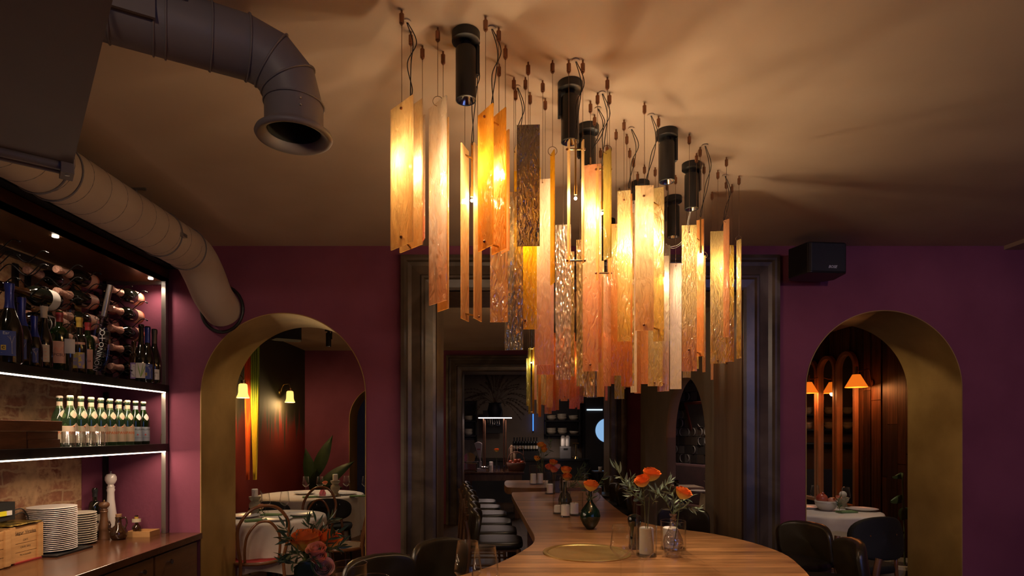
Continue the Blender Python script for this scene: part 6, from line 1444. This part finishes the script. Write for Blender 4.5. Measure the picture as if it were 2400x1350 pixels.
AP=[(.03,-.10,.12),(-.06,-.09,.13),(.10,-.04,.15),(-.01,-.03,.18),(-.10,-.01,.16),(.05,.04,.18)]; AW=['front centre','front left','right','top centre','left','back right']
ap=None
for (dx,dy,dz),w_ in zip(AP,AW):
    lb='red apple in the wicker basket, %s one'%w_
    if ap is None: ap=thing('apple',lb,'apple',(0,0,0),0,'apples in the wicker basket'); MB().lathe([(0,-.032),(.02,-.036),(.038,-.012),(.040,.01),(.028,.032),(.01,.034),(0,.028)],20).build('apple_body',M_apple,ap,smooth=True); MB().cyl((0,0,.026),(.004,0,.046),.0015,5).build('stalk',M_stem,ap); o=ap
    else: o=dup(ap,(0,0,0),None,lb)
    o.location=(ip(1210)+dx,YI+dy,ZI+dz)
for i,(px,h) in enumerate(((1199,.42),(1206,.30))):
    t=thing('breadstick_jar','glass jar with tall breadsticks, %s one behind the basket'%('taller','shorter')[i],'jar',(PX(px,10.95),10.95,ZI)); MB().lathe([(0,0),(.045,0),(.045,.22)],20).build('glass',M_glass,t,smooth='auto'); MB().lathe([(0,.01),(.03,.01),(.033,h),(.02,h+.03),(0,h+.04)],12,mod=lambda a,z:1+.15*cos(5*a)).build('breadsticks',M_tan,t,smooth=True)
for i,(px,py) in enumerate(((1148,1104),(1160,1105),(1170,1106),(1182,1104))):
    Y=10.35; t=thing('water_glass','small clear glass on the island front edge, %s of four'%('first from left','second from left','third from left','rightmost')[i],'glass',(PX(px,Y),Y,ZI),0,'small glasses on the island'); MB().lathe([(0,0),(.028,0),(.034,.11),(.031,.11),(.026,.008)],18).build('glass',M_glassrim,t,smooth='auto')
candle(PX(1151,10.7),10.7,ZI,.035,.16,'dim grey pillar candle under the lit canopy')
rose(1164,1055,10.7,.09,M_rose,'dim orange rose under the lit canopy',(PX(1164,10.7),10.7,ZI+.05),(0,0))
t=thing('flower_vase','clear slim vase under the lit canopy','vase',(PX(1164,10.7),10.7,ZI)); MB().lathe([(0,0),(.03,0),(.025,.1),(.02,.2)],18).build('glass',M_glass,t,smooth=True)
# pampas bouquet above the canopy
t=thing('pampas_bouquet','huge dim bouquet of dried pampas and palm in a pot above the lit canopy','bouquet',(ip(1160),10.75,1.765))
MB().lathe([(0,0),(.10,0),(.14,.12),(.11,.24),(.12,.26)],24).build('pot',M_dark,t,smooth='auto')
R=random.Random(4)
for k in range(46):
    a=R.uniform(0,2*pi); el=R.uniform(-.15,1.35); ln=R.uniform(.45,.78); d=Vector((cos(a)*cos(el),sin(a)*cos(el)*.5,sin(el))); p0=Vector((0,0,.24)); p3=p0+d*ln+Vector((0,0,-.25*cos(el)*ln))
    P=bez([p0,p0+d*ln*.5+Vector((0,0,.04)),p3],6); b=MB(); b.tube(P,.002,4)
    for q in range(5,len(P)):
        for j in range(9):
            dd=((P[q]-P[q-1]).normalized()+Vector((R.uniform(-1,1),R.uniform(-1,1),R.uniform(-1,1)))*.6).normalized()*R.uniform(.03,.07); b.tube([P[q],P[q]+dd],[.0022,.0006],3)
    b.build('plume',M_pampas,t)
# back wall shelves, bowls, bottles
def kshelf(px0,px1,zs,label,Y=Y3,dp=.28):
    t=thing('wall_shelf',label,'shelf',(0,0,0)); x0,x1=PX(px0,Y-.15),PX(px1,Y-.15)
    for z in zs: MB().box((x0,Y-dp,z-.025),(x1,Y-.002,z)).build('shelf_board',M_dark,t)
    MB().box((x0,Y-.02,zs[0]-.1),(x1,Y-.002,zs[-1]+.45)).build('back_panel',M_dark,t)
    for x in (x0,x1-.025): MB().box((x,Y-dp,zs[0]-.02),(x+.025,Y-.002,zs[-1]+.45)).build('side_panel',M_dark,t)
    br=[(0,0),(0,-.28)]+[(.02+.26*(k/8),-.28+.28*(k/8)**2.2) for k in range(9)]
    MB().prism([(-a,b_) for a,b_ in br],0,.02,M=Matrix.Translation((x1-.02,Y-.002,zs[0]-.025))@Matrix(((0,0,1,0),(1,0,0,0),(0,1,0,0),(0,0,0,1)))).build('scroll_bracket',M_dark,t)
    return t
k1=kshelf(1276,1358,(1.44,1.75),'dark wall shelf with white bowls right of the basket')
kshelf(1078,1118,(1.42,1.74),'dark wall shelf with white bowls left of the shop scale')
YB_=Y3-.15
for px,z,n,w_ in ((1292,1.44,3,'lower shelf left'),(1318,1.44,3,'lower shelf middle'),(1345,1.44,1,'lower shelf right'),(1292,1.75,2,'upper shelf left'),(1317,1.75,3,'upper shelf middle'),(1344,1.75,2,'upper shelf right')):
    bowl_stack(PX(px,YB_),YB_,z,n,'white bowl, kitchen %s stack'%w_,.105,group='bowls on the kitchen shelf')
for px,z,n,w_ in ((1098,1.42,3,'lower'),(1098,1.74,2,'upper')): bowl_stack(PX(px,YB_),YB_,z,n,'white bowl on the left kitchen wall, %s shelf'%w_,.10,group='bowls on the left kitchen shelf')
t=thing('kitchen_counter','dark back counter with pale splash wall behind the island','counter',(0,0,0)); MB().box((-1.2,12.55,.0),(1.95,13.15,.88)).build('body',M_dark,t); MB().box((-1.2,12.5,.88),(1.95,13.18,.92)).build('worktop',M_black,t)
bn=['first','second','third','fourth','fifth','sixth','seventh','eighth','ninth']
for k in range(9):
    px=1205+k*6.6; Y=12.85; bottle('wine_bottle','dark wine bottle with pale label on the kitchen counter, %s from the left'%bn[k],(PX(px,Y),Y,1.08),.30,.034,.013,.18,.22,M_darkglass,'bordeaux',None,0,[(M_paper if k%2 else M_paperw,.05,.12,.8)],group='wine bottles on the kitchen counter',faces=-pi/2)
tag(MB().box((PX(1200,12.85),12.7,.92),(PX(1263,12.85),13.0,1.08)).build('bottle_plinth',M_dark),'dark raised step carrying the row of wine bottles','plinth')
t=thing('coffee_grinder','grey square coffee grinder with two wrapped cups on top','grinder',(PX(1325,12.8),12.8,.92)); MB().box((-.115,-.1,0),(.115,.1,.26)).build('case',M_grey,t,bevel=.012); MB().box((-.05,-.103,.19),(.04,-.1,.225)).build('display',M_ink,t)
for i,s in enumerate((-1,1)):
    o=MB().lathe([(0,0),(.045,0),(.048,.02),(.048,.20),(.03,.23),(0,.235)],20,mod=lambda a,z:1+.03*sin(9*a+z*80)).build('napkin_roll',M_white,smooth=True); o.location=(PX(1325,12.8)+s*.05,12.8,1.185); tag(o,'white rolled towel standing on the grey grinder, %s one'%('left','right')[i],'towel','rolled towels on the grinder')
t=thing('brass_tap','brass beer tap column with round knob on the kitchen counter','tap',(PX(1350,12.75),12.75,.92)); MB().cyl((0,0,0),(0,0,.33),.012,12).build('column',M_brass,t,smooth='auto'); MB().cyl((-.07,0,.33),(.06,0,.33),.022,16).build('head',M_brass,t,smooth='auto'); MB().lathe([(0,0),(.05,0),(.03,.03),(.02,.05)],20).build('base',M_brass,t,smooth='auto')
MB().cyl((-.09,0,0),(-.09,0,.17),.035,14).build('glass_jar',M_glassrim,t)
# dark door with half-moon window
f=struct(MB().box((1.93,Y3-.06,0),(2.93,Y3-.002,2.42)).build('door_1',M_darkdoor)); YD=Y3-.06
MB().box((1.88,YD-.03,0),(1.94,YD,2.48)).box((2.88,YD-.03,0),(2.95,YD,2.48)).box((1.88,YD-.03,2.42),(2.95,YD,2.48)).build('door_frame',M_dark,f)
b=MB(); cxx=PX(1424,YD); b.prism([(cxx+.27*cos(a),1.5+.03+.27*sin(a)) for a in [2*pi*k/40 for k in range(40)]],0,.01,M=Matrix(((1,0,0,0),(0,0,-1,YD-.001),(0,1,0,0),(0,0,0,1)))); b.build('round_pane',M_moon,f)
MB().box((PX(1375,YD),YD-.02,PZ(962,YD)),(PX(1412,YD),YD-.012,PZ(960,YD)+.01)).build('top_light_slot',emis('slot_light',(.7,.85,1),1.2),f)
o=MB().lathe([(0,0),(.035,0),(.04,.08),(.037,.08)],20).build('small_bowl',M_cream,smooth=True); Yb_=11.2; o.location=(PX(1407,Yb_),Yb_,.76); tag(o,'small cream cup on the ledge beside the dark door','cup')
t=thing('side_ledge','small pale ledge table in front of the dark door','table',(PX(1402,Yb_),Yb_,0)); MB().box((-.10,-.15,.74),(.16,.15,.76)).build('ledge_top',M_greysteel,t); MB().box((0,-.02,0),(.04,.02,.74)).build('leg',M_black,t)
t=thing('neon_tube','thin blue vertical light behind the far chandelier','light',(PX(1249.5,13.15),13.155,1.5)); MB().cyl((0,0,.02),(0,0,.42),.010,8).build('tube',emis('blue_neon',(.05,.22,1),2.2),t); MB().box((-.01,.01,.0),(.01,.03,.46)).build('backing',M_black,t)
t=thing('wall_rack','small wire rack of chrome utensils hanging on the kitchen wall','rack',(PX(1155,13.0),13.0,1.72)); MB().box((-.22,.05,-.25),(.22,.07,.25)).build('board',M_dark,t)
for k in range(6): MB().tube([(-.12+.05*k,0,.12),(-.10+.05*k,0,-.02-.02*(k%3))],.006,6).ball((-.10+.05*k,0,-.05-.02*(k%3)),.022,8,6).build('ladle',M_chrome,t)
light('kitchen_lamp','AREA',(.9,11.6,CEIL-.02),5,(1,.72,.55),.6,.6); light('kitchen_lamp','AREA',(1.2,12.6,1.38),1.2,(1,.75,.6),.5,.1)
# second-room ceiling spots over the far table
for i,(x,y) in enumerate(((.3,5.2),(.9,7.6))):
    light('spot_beam','SPOT',(x,y,CEIL-.24),16,(1,.76,.54),.02,spot=70,blend=.8)
